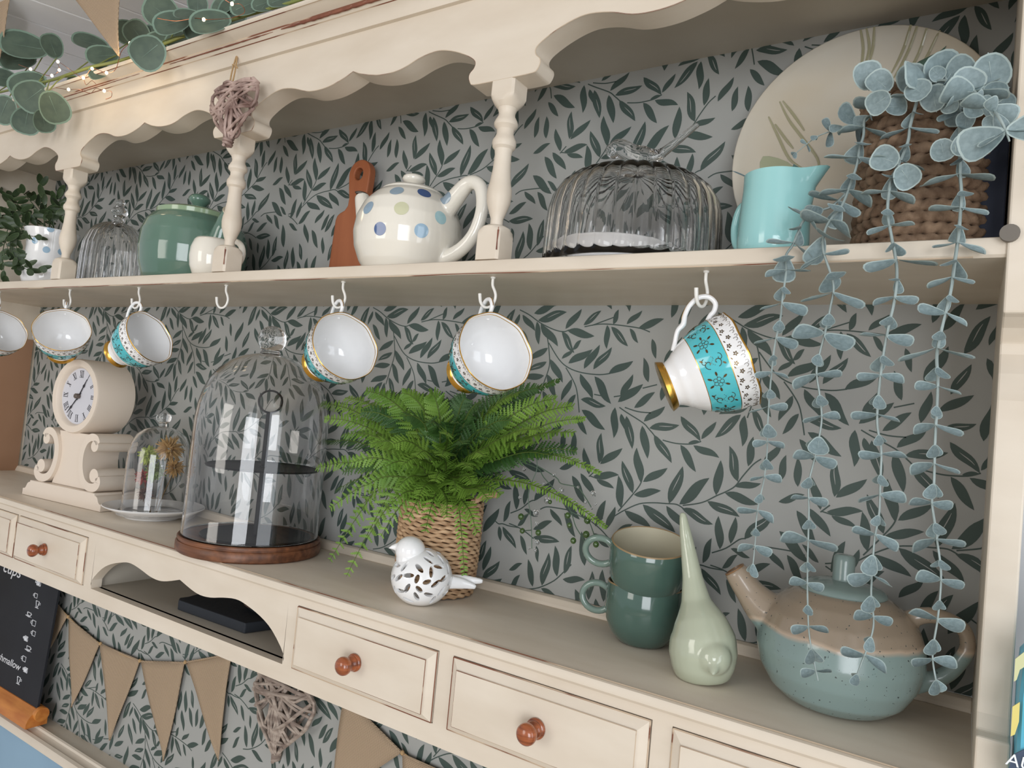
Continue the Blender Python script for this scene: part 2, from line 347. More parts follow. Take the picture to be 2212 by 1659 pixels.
# ---- cornice
pr = [(.6434, .4555), (YF, .4555), (.6075, .4554), (.6065, .458), (.6055, .463), (.602, .4672), (.598, .4707), (.5965, .4712), (.594, .4735), (.590, .4752), (.5895, .4772), (.5865, .4783), (.582, .4795), (.578, .4812), (.5752, .4822), (.5735, .4824), (.572, .484), (.572, .4872), (.575, .489), (.81, .489), (.81, .4555)]
m = MB(); n = len(pr)
m.add([(XL - .03, a, b) for a, b in pr] + [(XR + .05, a, b) for a, b in pr], [(i, (i + 1) % n, n + (i + 1) % n, n + i) for i in range(n)], 0)
for i in (6, 14): m.m[i] = 1
m.m[9] = 1
m.add([(XL - .03, a, b) for a, b in pr], [tuple(range(n - 1, -1, -1))]); m.add([(XR + .05, a, b) for a, b in pr], [tuple(range(n))])
m.build('cornice', [CREAM, BARE], DR, smooth=30)
# long bare scar where the paint has gone on the cornice
m = MB(); crn = random.Random(3)
def scar(x0, x1, y, z, r):
    pts = []; rs = []; N = int((x1 - x0) / .006)
    for i in range(N + 1):
        t = i / N; pts.append((x0 + (x1 - x0) * t, y, z)); rs.append(r * (.35 + .65 * min(1, 6 * t, 6 * (1 - t))) * crn.uniform(.65, 1.15))
    m.tube(pts, rs, n=5)
ca = at(608, 56, .5915); cb = at(742, 17, .5915); cc = at(860, -22, .5915)
scar(ca.x, cc.x, .5915, .4745, .0022)
cd = at(367, 131, .5915); scar(cd.x, at(590, 62, .5915).x, .5918, .4744, .0010)
scar(XL, at(300, 150, .59).x, .5918, .4744, .0008)
m.build('bare_scar', BARE2, DR)

# ---- balusters
S = .015
bp = [(.0068, .2017), (.0068, .2092), (.0092, .2158), (.0128, .2265), (.0136, .2350), (.0130, .2420), (.0116, .248), (.0097, .2632), (.0090, .2790), (.0098, .2845), (.0124, .2872), (.0132, .2915), (.0128, .2945), (.0108, .298), (.0093, .3021), (.0094, .3064), (.0108, .3085), (.0128, .3107), (.0131, .3135), (.0120, .3165), (.0092, .3215), (.0090, .3250), (.0104, .3291), (.0120, .333)]
for k, bx in enumerate(BX + [None]):
    if bx is None: continue
    m = MB(); c = (bx, YF + S, 0)
    def sq(z0, z1, top):
        # square block whose turned end is rounded into lobes
        N = 32; rings = []
        for (z, q) in top:
            ring = []
            for j in range(N):
                t = 2 * PI * j / N + PI / N; r0 = S * .995 / max(abs(cos(t)), abs(sin(t))); r = min(r0, q) if q else r0
                ring.append((bx + r * cos(t), YF + S + r * sin(t), z))
            rings.append(ring)
        base = len(m.v); m.v += [p for r in rings for p in r]
        for i in range(len(rings) - 1):
            for j in range(N): m.f.append((base + i * N + j, base + i * N + (j + 1) % N, base + (i + 1) * N + (j + 1) % N, base + (i + 1) * N + j)); m.m.append(0)
        m.f.append(tuple(base + j for j in range(N - 1, -1, -1))); m.m.append(0)
        m.f.append(tuple(base + (len(rings) - 1) * N + j for j in range(N))); m.m.append(0)
    sq(0, 0, [(ZST, 0), (.184, 0), (.190, .0208), (.195, .0185), (.1985, .0155), (.2008, .0115), (.2017, .0072)])
    m.lathe(bp, (bx, YF + S, 0), n=28)
    sq(0, 0, [(.330, .011), (.3345, .0150), (.338, .0178), (.342, .0205), (.346, 0), (.3566, 0)])
    o = m.build('baluster', CREAM, DR, smooth=32)
    if k in (1, 2):      # split paint on the foot blocks
        m = MB(); x0 = bx + S * .92
        m.add([(x0 - .0005, YF - .0003, .196), (x0 + .0004, YF - .0003, .196), (x0, YF - .0003, .1712)], [(0, 1, 2)]); m.tube([(x0, YF, .193), (x0 - .0003, YF, .182), (x0, YF, .172)], [.0011, .0005, .0008], n=5)
        m.build('bare_scar', BARE2, o)

# ---- side panels
pr = [(YB + .006, .452), (YF - .003, .452), (YF - .003, .106), (YF + .004, .104), (YF + .016, .098), (YF + .026, .088), (YF + .026, .080), (YF + .018, .065), (YF + .012, .045), (YF + .012, 0), (YF + .014, -.06), (YF + .012, -.12), (YF + .012, -.176), (YF + .006, -.186), (YF - .004, -.188), (YF - .004, -.2256), (YB + .006, -.2256)]
pr2 = [(YB + .006, .452), (YF - .003, .452), (YF - .003, -.2256), (YB + .006, -.2256)]
m = MB(); m.prism(pr, 'x', XR, XR + .020); sp_r = m.build('side_panel', CREAM, DR, bevel=.0015)
m = MB(); m.prism(pr2, 'x', XL - .02, XL); sp_l = m.build('side_panel', CREAM, DR, bevel=.0015)
hp = at(2181, 505, YF - .004); m = MB(); m.lathe([(0, -.0015), (.0055, -.0015), (.0062, 0), (.0062, .004)], M=Matrix.Rotation(-PI / 2, 3, 'X') @ Matrix.Scale(-1, 3, Vector((0, 0, 1))), c=(hp.x, YF - .0035, hp.z), n=20)
m.build('screw_cap', mat('grey_plastic', rgb(112, 106, 98), .6), sp_r, smooth=40)
# kraft coloured lining leaning on the inner face of the left side, with its slanting top
m = MB(); m.prism([(.612, -.2255), (.60, .06), (.795, .135), (.795, -.2255)], 'x', XL, XL + .004)

# ---- counter
YC = .606
nosed('counter', ZC - .012, ZC, YC, YB, DR, CREAM, r=.006)
m = MB(); m.prism([(YB, ZC), (YB, ZC + .012), (YB - .004, ZC + .012), (YB - .009, ZC + .0105), (YB - .012, ZC + .004), (YB - .013, ZC)], 'x', XL, XR); m.build('back_ledge', CREAM, DR, bevel=.001)
m = MB(); m.tube([(x, YC + .004 + .0002 * sin(x * 51), ZC + .0002) for x in [XL + i * .02 for i in range(int((XR - XL) / .02))]], .0005, n=4); m.build('worn_edge', BARE, DR)

# ---- drawer box: one front frame pierced for five drawers and the scalloped pigeonhole
YD = .612; ZR0, ZR1 = -.3425, -.3215
dr = [(-1.576, -1.3665), (-1.3605, -1.138), (-.6625, -.4490), (-.4305, -.2165), (-.1985, -.016)]
ZD0, ZD1 = -.3195, -.2485
m = MB()
m.box((XL - .02, YD, ZR0), (XR + .02, YD + .016, ZR1))                  # bottom rail
m.box((XL - .02, YD, ZC - .022), (XR + .02, YD + .016, ZC - .012))      # top rail
xs = [XL - .02]
for a, b in dr: xs += [a, b]
xs += [XR + .02]
for i in range(0, len(xs), 2):
    if i == 4: continue
    m.box((xs[i], YD, ZR1), (xs[i + 1], YD + .016, ZC - .022))
m.box((-1.138, YD, ZR1), (-1.116, YD + .016, ZC - .022)); m.box((-.680, YD, ZR1), (-.6625, YD + .016, ZC - .022))
m.build('drawer_frame', CREAM, DR, weld=False)
# scalloped apron over the pigeonhole
ap = [(0, -.3215), (.0, -.309), (.0235, -.2874), (.0475, -.2755), (.078, -.2672), (.098, -.2650), (.123, -.2685), (.148, -.2738), (.170, -.2752), (.190, -.2722), (.218, -.2645)]
aps = spline([Vector((a, b, 0)) for a, b in ap], 3); W_ = .436
e2 = [(-1.116 + p.x, p.y) for p in aps] + [(-.680 - p.x, p.y) for p in reversed(aps)]
m = MB(); aps = aps[1:]
m.prism([(-1.116 + p.x, p.y) for p in aps] + [(-.898, ZC - .022), (-1.116, ZC - .022)], 'y', YD, YD + .016)
m.prism([(-.898, ZC - .022)] + [(-.680 - p.x, p.y) for p in reversed(aps)] + [(-.680, ZC - .022)], 'y', YD, YD + .016)
m.build('apron', CREAM, DR, smooth=35)
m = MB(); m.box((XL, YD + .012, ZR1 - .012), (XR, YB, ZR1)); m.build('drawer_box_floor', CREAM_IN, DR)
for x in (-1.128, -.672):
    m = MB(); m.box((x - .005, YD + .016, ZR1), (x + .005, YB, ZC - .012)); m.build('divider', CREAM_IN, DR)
def drawer(x0, x1, knob=True):
    m = MB(); g = .0012; a, b, c, d_ = x0 + g, x1 - g, ZD0 - .001, ZD1; y0, y1 = YD - .0015, YD - .0075; i1 = .0095
    o_ = [(a, c), (b, c), (b, d_), (a, d_)]; i_ = [(a + i1, c + i1 * .8), (b - i1, c + i1 * .8), (b - i1, d_ - i1), (a + i1, d_ - i1)]
    m.add([(x, YD + .015, z) for x, z in o_] + [(x, y0, z) for x, z in o_] + [(x, y1 + .001, z) for x, z in i_] + [(x, y1 - .001, z) for x, z in i_],
          [(0, 3, 2, 1)] + [(j, (j + 1) % 4, 4 + (j + 1) % 4, 4 + j) for j in range(4)] + [(4 + j, 4 + (j + 1) % 4, 8 + (j + 1) % 4, 8 + j) for j in range(4)] + [(8 + j, 8 + (j + 1) % 4, 12 + (j + 1) % 4, 12 + j) for j in range(4)] + [(12, 13, 14, 15)])
    o = m.build('drawer', CREAM, DR)
    # rubbed brown lines round the raised field and the gap
    m = MB()
    for q, y, r in ((i_, y1 - .0006, .0005), (o_, y0 - .0002, .0007)):
        for j in range(4):
            p, t = q[j], q[(j + 1) % 4]; m.tube([(p[0] + (t[0] - p[0]) * k / 12, y, p[1] + (t[1] - p[1]) * k / 12) for k in range(13)], r, n=4)
    m.build('worn_edge', BARE, o)
    m = MB(); cx, cz = (x0 + x1) / 2, (c + d_) / 2 - .0005
    kp = [(0, 0), (.0088, 0), (.0098, .001), (.0098, .0028), (.0088, .0038), (.0078, .0042), (.0082, .0050), (.0084, .0062), (.0072, .0076), (.0056, .0098), (.0058, .0112), (.0080, .0128), (.0096, .0155), (.0101, .0180), (.0096, .0208), (.0078, .0232), (.0045, .0247), (0, .0252)]
    m.lathe(kp, (cx, y1 - .0008, cz), n=28, M=Matrix.Rotation(PI / 2, 3, 'X')); m.build('knob', WOODRED, o, smooth=60)
for a, b in dr: drawer(a, b)

# ---- base: lower ledge with its moulded edge and the blue front
pr = [(YB, ZLED - .012), (YB, ZLED), (.772, ZLED), (.7705, ZLED + .0035), (.767, ZLED + .0052), (.7635, ZLED + .004), (.762, ZLED + .0005), (.757, ZLED - .002), (.750, ZLED - .002), (.7485, ZLED - .0005), (.7425, ZLED - .002), (.7385, ZLED - .007), (.738, ZLED - .014), (.744, ZLED - .020), (.752, ZLED - .020)]
m = MB(); n = len(pr)
m.add([(XL - .3, a, b) for a, b in pr] + [(XR + .020, a, b) for a, b in pr], [(i, (i + 1) % n, n + (i + 1) % n, n + i) for i in range(n)])
m.build('base_ledge', CREAM, DR, smooth=35)
m = MB(); m.box((XL - .28, .750, -1.45), (XR + .018, .82, ZLED - .013)); m.build('base_front', BLUEP, DR)
# lower uprights carrying the drawer box
for x in (XL - .02, XR):
    m = MB(); m.box((x, .70, ZLED), (x + .02, YB + .006, ZR0)); m.build('side_panel', CREAM, DR, bevel=.001)
# ---- cup hooks screwed under the shelf
HOOKX = [-1.594, -1.3275, -1.115, -.896, -.665, -.4405, -.2085]
def hookpts(x, ang):
    # swan shape: shank down, belly back, open bowl
    P = [(0, 0), (0, -.006), (.0008, -.010), (.004, -.016), (.0052, -.021), (.004, -.027), (.0005, -.0315), (-.0045, -.033), (-.009, -.0315), (-.0125, -.027), (-.0138, -.022), (-.0145, -.018)]
    return [Vector((x + a * cos(ang), .631 + a * sin(ang), ZSB + b)) for a, b in P]
HOOKS = []
for i, x in enumerate(HOOKX):
    ang = [.2, .1, .1, .25, .15, .1, 1.35][i]
    m = MB(); pts = spline(hookpts(x, ang), 4); m.tube(pts, lerp_list([.0016] * 8 + [.0019, .0019], len(pts)), n=10); m.lathe([(0, 0), (.0028, 0), (.0026, -.0015), (.0014, -.002)], (x, .631, ZSB), n=14)
    o = m.build('cup_hook', WHITE_METAL, DR, smooth=60); HOOKS.append(pts)

# ================================================================ china and glass
from mathutils.bvhtree import BVHTree
def frame_at(p):
    # view aligned axes at a point: right, up, towards the eye
    t = -Vector(p).normalized(); r = (R3 @ Vector((1, 0, 0))); r = (r - t * r.dot(t)).normalized(); u = t.cross(r); return r, u, t
def bvh(mb): return BVHTree.FromPolygons([Vector(v) for v in mb.v], mb.f)
def decal(mb, tree, c, nrm, r, n=20, off=.0003, rings=3):
    # round patch lying on a curved surface
    nrm = nrm.normalized(); a = nrm.orthogonal().normalized(); b = nrm.cross(a); vs = []
    def S(p):
        h = tree.find_nearest(p); q, nn = h[0], h[1]
        return q + (nn if nn.dot(nrm) > 0 else -nn) * off
    vs.append(S(c))
    for k in range(1, rings + 1):
        for j in range(n): vs.append(S(c + (a * cos(2 * PI * j / n) + b * sin(2 * PI * j / n)) * r * k / rings))
    fs = [(0, 1 + j, 1 + (j + 1) % n) for j in range(n)]
    for k in range(1, rings):
        o1, o2 = 1 + (k - 1) * n, 1 + k * n; fs += [(o1 + j, o2 + j, o2 + (j + 1) % n, o1 + (j + 1) % n) for j in range(n)]
    mb.add(vs, fs)
def hit(tree, px, py):
    h = tree.ray_cast(Vector((0, 0, 0)), ray(px, py).normalized()); return h[0], h[1]

# ---- teacups: foot, bowl, bands, gilt pattern, handle
CUPR = [(0, 0), (.0215, 0), (.0235, .0006), (.0226, .0035), (.0212, .0066), (.0200, .0076), (.0212, .0105), (.0232, .0138), (.0262, .0172), (.0262, .0177), (.0300, .0225), (.0346, .0305), (.0349, .0311), (.0398, .0430), (.0421, .0545), (.0422, .0552), (.0424, .0640), (.0430, .0705), (.0432, .0716)]
CUPI = [(.0432, .0716), (.0426, .0722), (.0421, .0716), (.0415, .0690), (.0413, .0680), (.0412, .0620), (.0405, .0520), (.0372, .0390), (.0310, .0260), (.0220, .0165), (.0100, .0130), (0, .0122)]
def scal(t, i, r, z):
    k = max(0, (z - .050) / .022); return r + .0004 * k * cos(8 * t), z + .0004 * k * cos(8 * t)
def cup_out(z):
    for (r0, z0), (r1, z1) in zip(CUPR, CUPR[1:]):
        if z0 <= z <= z1 and z1 > z0: return r0 + (r1 - r0) * (z - z0) / (z1 - z0)
    return .0424
def cup_meshes():
    out = []
    n = 72
    m = MB(); mis = [1, 1, 1, 1, 0, 0, 0, 0, 0, 0, 0, 1, 2, 2, 1, 0, 0, 1]
    m.lathe(CUPR, n=n, mod=scal, mis=mis, caps=False)
    mi2 = [1, 1, 0, 1, 0, 0, 0, 0, 0, 0, 0]
    m.lathe(CUPI, n=n, mod=scal, mis=mi2, caps=False)
    out.append(('bowl', m, [WHITECH, GOLD, TURQ]))
    # handle
    P = [(.0270, .0195), (.0335, .0235), (.0425, .0296), (.0462, .0362), (.0530, .0405), (.0595, .0470), (.0630, .0545), (.0635, .0600), (.0605, .0662), (.0535, .0690), (.0475, .0655), (.0450, .0610), (.0415, .0575)]
    pts = spline([Vector((a, 0, b)) for a, b in P], 4); m = MB(); m.tube(pts, lerp_list([.0026, .0021, .0022, .0027, .0023, .0023, .0024, .0024, .0024, .0024, .0023, .0022, .0026], len(pts)), n=10, up=(0, 1, 0))
    g = MB(); g.tube([p + Vector((p.x - .047, 0, p.z - .05)).normalized() * .0019 for p in pts[2:-3]], .0008, n=5)
    out.append(('handle', m, [WHITECH])); out.append(('gilt_line', g, [GOLD]))
    # printed pattern: flowers, leaves and scrolls in gilt on the turquoise band, a lace of small flowers above
    g = MB()
    def sp(th, z, o=.00025):
        r = cup_out(z) + o; return Vector((r * cos(th), r * sin(th), z))
    def line(uv, w): g.tube([sp(a, b) for a, b in uv], w, n=3)
    def blob(th, z, L, W, ang):
        vs = []; N = 8
        for j in range(N):
            t = 2 * PI * j / N; a, b = L * cos(t), W * sin(t); u = a * cos(ang) - b * sin(ang); v = a * sin(ang) + b * cos(ang); vs.append(sp(th + u / cup_out(z), z + v, .0003))
        g.add(vs, [tuple(range(N))])
    for k in range(7):
        th = 2 * PI * k / 7 + .12; zc = .0415; R = cup_out(zc)
        for j in range(5):   # five petalled flower in outline
            a = 2 * PI * j / 5 + .3; cx, cz = th + .0026 * cos(a) / R, zc + .0026 * sin(a)
            line([(cx + .0017 * cos(t) / R, cz + .0017 * sin(t)) for t in [q * PI / 4 for q in range(9)]], .00022)
        for j in range(6):
            a = 2 * PI * j / 6; line([(th + .004 * cos(a) / R, zc + .004 * sin(a)), (th + .006 * cos(a) / R, zc + .006 * sin(a))], .00018); blob(th + .0072 * cos(a) / R, zc + .0072 * sin(a), .0019, .0009, a)
        th2 = th + PI / 7
        for s_ in (-1, 1):   # pair of scrolls
            line([(th2 + (.0012 + .0042 * cos(q * .42) * (1 - q / 16)) / R, .0425 + s_ * (.0035 + .0040 * sin(q * .42) * (1 - q / 16))) for q in range(14)], .00035)
            line([(th2 - (.0018 + .0034 * cos(q * .42) * (1 - q / 16)) / R, .0425 + s_ * (.0062 + .0028 * sin(q * .42) * (1 - q / 16))) for q in range(14)], .0003)
            blob(th2 + .004 * s_ / R, .0425 + s_ * .0085, .0016, .0008, .8)
        for q in range(8): blob(th2 + (-.0045 + q * .0011) / R, .0425 + .0012 * sin(q), .0003, .0003, 0)
    for k in range(34):
        th = 2 * PI * k / 34; z = .0605 + .0012 * (-1) ** k; R = .0424
        for j in range(5): a = 2 * PI * j / 5; blob(th + .0013 * cos(a) / R, z + .0013 * sin(a), .0009, .0006, a)
        line([(th + (.004 + .0015 * cos(q * .6)) / R, .0665 + .0018 * sin(q * .6)) for q in range(8)], .00022)
        line([(th + (.001 + .0012 * cos(q * .6)) / R, .0680 + .0012 * sin(q * .6)) for q in range(8)], .0002)
        blob(th + .003 / R, .0572, .0012, .0005, .5)
    out.append(('gilt_pattern', g, [GILTD]))
    return out
CUPM = None
def teacup(hx, ax, label, hi):
    global CUPM
    pts = HOOKS[hi]; zb = min(pts, key=lambda p: p.z); hook = Vector((zb.x, zb.y, zb.z + .0046))
    r, u, t = frame_at(hook - Vector((0, 0, .055)))
    z = (r * ax[0] + u * ax[1] + t * ax[2]).normalized(); h = Vector((0, 0, 1)); h = (h - z * h.dot(z)).normalized(); y = z.cross(h)
    Mx = Matrix((h, y, z)).transposed()
    loc = hook - Mx @ Vector((.0603, 0, .0585))
    o = thing('teacup', label, 'cup', loc, 'teacups hanging under the shelf')
    o.rotation_euler = Mx.to_euler()
    if CUPM is None:
        CUPM = []
        for nm, mb, ms in cup_meshes(): c = mb.build(nm, ms, o, smooth=45, world=False); CUPM.append(c)
    else:
        for c0_ in CUPM: c = c0_.copy(); COL.objects.link(c); c.parent = o
    return o
teacup(0, (.42, .42, .80), 'white lined turquoise teacup hanging at the left edge of the photo, partly cut off', 0)
teacup(1, (.03, .56, .83), 'white lined turquoise teacup hanging second from left, above the cream clock', 1)
teacup(2, (.66, .38, .64), 'tilted turquoise and gilt teacup hanging to the right of the clock top', 2)
teacup(4, (.46, .33, .82), 'white lined teacup hanging beside the knob of the tall glass cloche', 4)
teacup(5, (.47, .35, .81), 'white lined teacup hanging directly above the green fern', 5)
teacup(6, (.93, .36, -.12), 'turquoise and gilt teacup hanging side on, base to the left, nearest the trailing eucalyptus', 6)

# ---- polka dot teapot
def pot_lathe(mb, prof, c, n=56): mb.lathe(prof, c, n=n)
TX, TY = -.626, .697
loc = Vector((TX, TY, ZST)); o = thing('teapot', 'large cream round teapot with blue and green spots on the upper shelf', 'teapot', loc)
pr = [(0, 0), (.044, 0), (.050, .003), (.0595, .016), (.0672, .035), (.0700, .054), (.0675, .074), (.060, .092), (.048, .105), (.040, .111), (.0385, .1125), (0, .1125)]
m = MB(); pot_lathe(m, [(r, z + ZST) for r, z in pr], (TX, TY, 0))
sx = spline([(TX - .052, TY - .004, ZST + .062), (TX - .066, TY - .006, ZST + .078), (TX - .075, TY - .008, ZST + .096), (TX - .083, TY - .008, ZST + .114)], 5)
m.tube(sx, lerp_list([.021, .017, .0125, .0092], len(sx)), n=14)
hx = spline([(TX + .052, TY + .002, ZST + .082), (TX + .068, TY + .002, ZST + .100), (TX + .088, TY + .002, ZST + .118), (TX + .106, TY + .002, ZST + .112), (TX + .112, TY + .002, ZST + .085), (TX + .104, TY + .002, ZST + .055), (TX + .085, TY + .002, ZST + .035), (TX + .055, TY + .002, ZST + .022)], 5)
m.tube(hx, lerp_list([.0135, .012, .0095, .0085, .0080, .0082, .009, .011], len(hx)), n=14)
fm = fuse(m, .0014, 10); fm.v = [(x, y, max(z, ZST)) for x, y, z in fm.v]; bt = bvh(fm)
body = fm.build('body', CREAMCH, o, smooth=180)
m = MB(); m.lathe([(.0395, .1095), (.0400, .1118), (.0385, .1135), (.034, .1165), (.024, .1195), (.012, .1210), (.0085, .1220), (.0085, .1245), (.0125, .1265), (.0150, .1300), (.0140, .1335), (.0095, .1360), (0, .1370)], loc, n=44)
lid = m.build('lid', CREAMCH, o, smooth=60); lt = bvh(m)
m = MB(); m.lathe([(.0085, 0), (.0072, .0006), (.0070, -.002)], Vector(sx[-1]) + Vector((-.0016, 0, .004)), n=16); m.build('spout_mouth', mat('spout_dark', rgb(90, 84, 76), .5), o)
for px, py, r, c, nm in [(820.6, 495, .0082, (74, 98, 142), 'navy'), (910.3, 499, .0088, (156, 186, 208), 'pale'), (867, 450, .0090, (205, 205, 172), 'sage'), (952, 470.6, .0086, (166, 202, 208), 'aqua'), (916.5, 418, .0088, (66, 92, 140), 'navy2'), (857, 413, .0088, (150, 170, 184), 'grey'), (795, 449, .0088, (140, 165, 185), 'grey2'), (962, 428, .0085, (140, 158, 172), 'grey3')]:
    p, nn = hit(bt, px, py)
    if p is None: continue
    if nn.dot(p) > 0: nn = -nn
    m = MB(); decal(m, bt, p, nn, r, off=.0004)
    m.build('spot', mat('spot_' + nm, rgb(*c), .1, coat=.5), body, smooth=180)

# ---- big green teapot
GREENG = mat('green_glaze', rgb(100, 130, 114), .1, coat=.6, col2=rgb(88, 118, 104), nscale=5)
GREENL = mat('light_green_glaze', rgb(142, 164, 132), .15, coat=.5)
TX, TY = -1.093, .702; loc = Vector((TX, TY, ZST)); o = thing('teapot', 'large sage green glazed teapot with a knobbed lid behind the turned post', 'teapot', loc)
pr = [(0, 0), (.068, 0), (.0735, .006), (.0805, .028), (.0830, .054), (.0815, .080), (.0760, .097), (.067, .108), (.060, .112), (0, .112)]
m = MB(); pot_lathe(m, [(r, z + ZST) for r, z in pr], (TX, TY, 0))
sx = spline([(TX + .070, TY - .012, ZST + .045), (TX + .094, TY - .018, ZST + .062), (TX + .107, TY - .022, ZST + .088), (TX + .124, TY - .026, ZST + .106)], 5)
m.tube(sx, lerp_list([.026, .021, .0145, .0125], len(sx)), n=16)
hx = spline([(TX - .070, TY + .01, ZST + .098), (TX - .098, TY + .02, ZST + .104), (TX - .112, TY + .024, ZST + .085), (TX - .108, TY + .022, ZST + .050), (TX - .080, TY + .014, ZST + .022)], 5)
m.tube(hx, [.009] * len(hx), n=12)
fm = fuse(m, .0018, 8); fm.v = [(x, y, max(z, ZST)) for x, y, z in fm.v]; fm.build('body', GREENG, o, smooth=180)
m = MB(); m.lathe([(.062, .110), (.0625, .1175), (.060, .119), (.050, .1230), (.034, .1265), (.016, .1285)], loc, n=48); ld = m.build('lid', GREENL, o, smooth=50)
m = MB(); m.lathe([(r_, z_ - .0115) for r_, z_ in [(0, .138), (.0125, .138), (.0128, .1415), (.0100, .1445), (.0120, .1475), (.0168, .1525), (.0172, .1570), (.0135, .1620), (.0065, .1645), (0, .1650)]], loc, n=32); m.build('knob', GREENG, ld, smooth=60)
e = Vector(sx[-1]); d = (e - Vector(sx[-3])).normalized(); Mq = d.to_track_quat('Z', 'Y').to_matrix()
m = MB(); m.lathe([(.0118, -.002), (.0132, .0004), (.0128, .0014), (.0100, .0012), (.0085, -.006), (0, -.007)], e, n=22, M=Mq); m.build('spout_mouth', mat('cream_glaze_rim', rgb(206, 196, 172), .2), o, smooth=60)

# ---- white creamer in front of it
TX, TY = -.972, .657; loc = Vector((TX, TY, ZST)); KM = .86; o = thing('milk_jug', 'small white milk jug standing in front of the green teapot', 'jug', loc)
pr = [(0, 0), (.024, 0), (.030, .004), (.0355, .018), (.0375, .034), (.0365, .050), (.0325, .062), (.0300, .066)]
inn = [(.0300, .066), (.0290, .0662), (.0300, .060), (.0340, .048), (.034, .03), (.028, .010), (0, .006)]
def lip(t, i, r, z):
    k = max(0, (z - .045) / .021) ** 2; a = math.atan2(sin(t - PI), cos(t - PI)); g = math.exp(-(a / .34) ** 2); return r + .012 * k * g, z + .0035 * k * g
m = MB(); m.lathe([(r * .90, z * .88) for r, z in pr + inn], loc, n=56, mod=lambda t, i, r, z: lip(t, i, r, z * 1 / .88) if 0 else (r + .012 * (max(0, (z - .040) / .018) ** 2) * math.exp(-(math.atan2(sin(t - PI), cos(t - PI)) / .34) ** 2), z + .003 * (max(0, (z - .040) / .018) ** 2) * math.exp(-(math.atan2(sin(t - PI), cos(t - PI)) / .34) ** 2))); m.build('body', CREAMCH, o, smooth=70)
hx = spline([(TX + .027, TY, ZST + .046), (TX + .043, TY, ZST + .055), (TX + .062, TY, ZST + .048), (TX + .068, TY, ZST + .032), (TX + .056, TY, ZST + .017), (TX + .030, TY, ZST + .012)], 5)
m = MB(); m.tube(hx, .0045, n=12); m.build('handle', CREAMCH, o, smooth=180)

# ---- turquoise jug
TX, TY = -.1645, .680; loc = Vector((TX, TY, ZST)); o = thing('jug', 'plain turquoise jug standing in front of the big round platter', 'jug', loc)
pr = [(0, 0), (.027, 0), (.0305, .003), (.0318, .020), (.0312, .045), (.0298, .068), (.0300, .0815)]
inn = [(.0300, .0815), (.0290, .0818), (.0284, .068), (.0298, .045), (.030, .02), (.026, .006), (0, .005)]
def lip2(t, i, r, z):
    k = max(0, (z - .050) / .031) ** 2; a = math.atan2(sin(t + .15), cos(t + .15)); g = math.exp(-(a / .32) ** 2); return r + .016 * k * g, z + .0035 * k * g
TQJ = mat('turquoise_jug_glaze', rgb(158, 212, 212), .14, coat=.5)
m = MB(); m.lathe(pr + inn, loc, n=56, mod=lip2); m.build('body', TQJ, o, smooth=70)
hx = spline([(TX - .026, TY + .012, ZST + .062), (TX - .036, TY + .016, ZST + .060), (TX - .041, TY + .018, ZST + .042), (TX - .038, TY + .017, ZST + .024), (TX - .028, TY + .012, ZST + .015)], 5)
m = MB(); m.tube(hx, .0042, n=12); m.build('handle', TQJ, o, smooth=180)

# ---- platter leaning on the back boards
tl = .2; x0, y0, rz, rx = -.1100, .740, .1355, .1215
loc = Vector((x0, y0, ZST)); o = thing('platter', 'big oval cream platter with painted grasses leaning on the patterned back', 'platter', loc)
o.rotation_euler = (-tl, 0, 0)
PLAT = mat('platter_glaze', rgb(205, 200, 188), .12, coat=.5, col2=rgb(196, 180, 152), nscale=5, lo=.4, hi=.75)
# local frame: x along the shelf, z up the platter, y into the wall
prf = [(1.0, .004), (.995, .0015), (.985, .0010), (.93, .0050), (.86, .0095), (.78, .0125), (.70, .0135), (.35, .0135), (0, .0135)]
m = MB(); N = 72; vs = []
for r, y in prf:
    for j in range(N): t = 2 * PI * j / N; vs.append((rx * r * cos(t), y - .012, rz + rz * r * sin(t)))
fs = [(i * N + j, i * N + (j + 1) % N, (i + 1) * N + (j + 1) % N, (i + 1) * N + j) for i in range(len(prf) - 1) for j in range(N)]
k = len(vs); vs += [(x * .997, y + .0045, rz + (z - rz) * .997) for x, y, z in vs]; fs += [tuple(reversed([q + k for q in f])) for f in fs]
fs += [(j, k + j, k + (j + 1) % N, (j + 1) % N) for j in range(N)]
m.add(vs, fs); m.build('dish', PLAT, o, world=False, smooth=60)
# painted decoration on the well: local coordinates from pixels on the platter plane
def pl(px, py):
    r = ray(px, py); nrm = Vector((0, cos(tl), -sin(tl))); base = loc + nrm * .0008
    p = r * (nrm.dot(base) / nrm.dot(r)); q = p - loc
    X, Zl = q.x, q.z * cos(tl) + q.y * sin(tl)
    rr = math.hypot(X / rx, (Zl - rz) / rz); y = .0135
    for (r0, ya), (r1, yb_) in zip(prf, prf[1:]):
        if r1 <= rr <= r0: y = yb_ + (ya - yb_) * (rr - r1) / max(1e-6, r0 - r1)
    return Vector((X, y - .0128, Zl))
def pdec(name, polys, lines, c, w=.0007):
    m = MB()
    for P_ in polys: m.add([pl(*p) for p in P_], [tuple(range(len(P_)))])
    for L_ in lines:
        pts = [pl(*p[:2]) for p in spline([Vector((a, b, 0)) for a, b in L_], 5)]
        m.tube(pts, lerp_list([w * .5, w, w, w * .4], len(pts)), n=4, flat=.25, up=(1, 0, 0))
    m.build(name, mat(name, c, .2, coat=.3), o, world=False)
S4 = lambda x, y: (1540 + x / 4.608, 40 + y / 4.608)
pdec('painted_sage_leaf', [[S4(*p) for p in [(500, 1600), (470, 1520), (470, 1440), (500, 1380), (560, 1375), (650, 1395), (740, 1430), (790, 1470), (760, 1540), (740, 1600)]]], [], rgb(164, 168, 140))
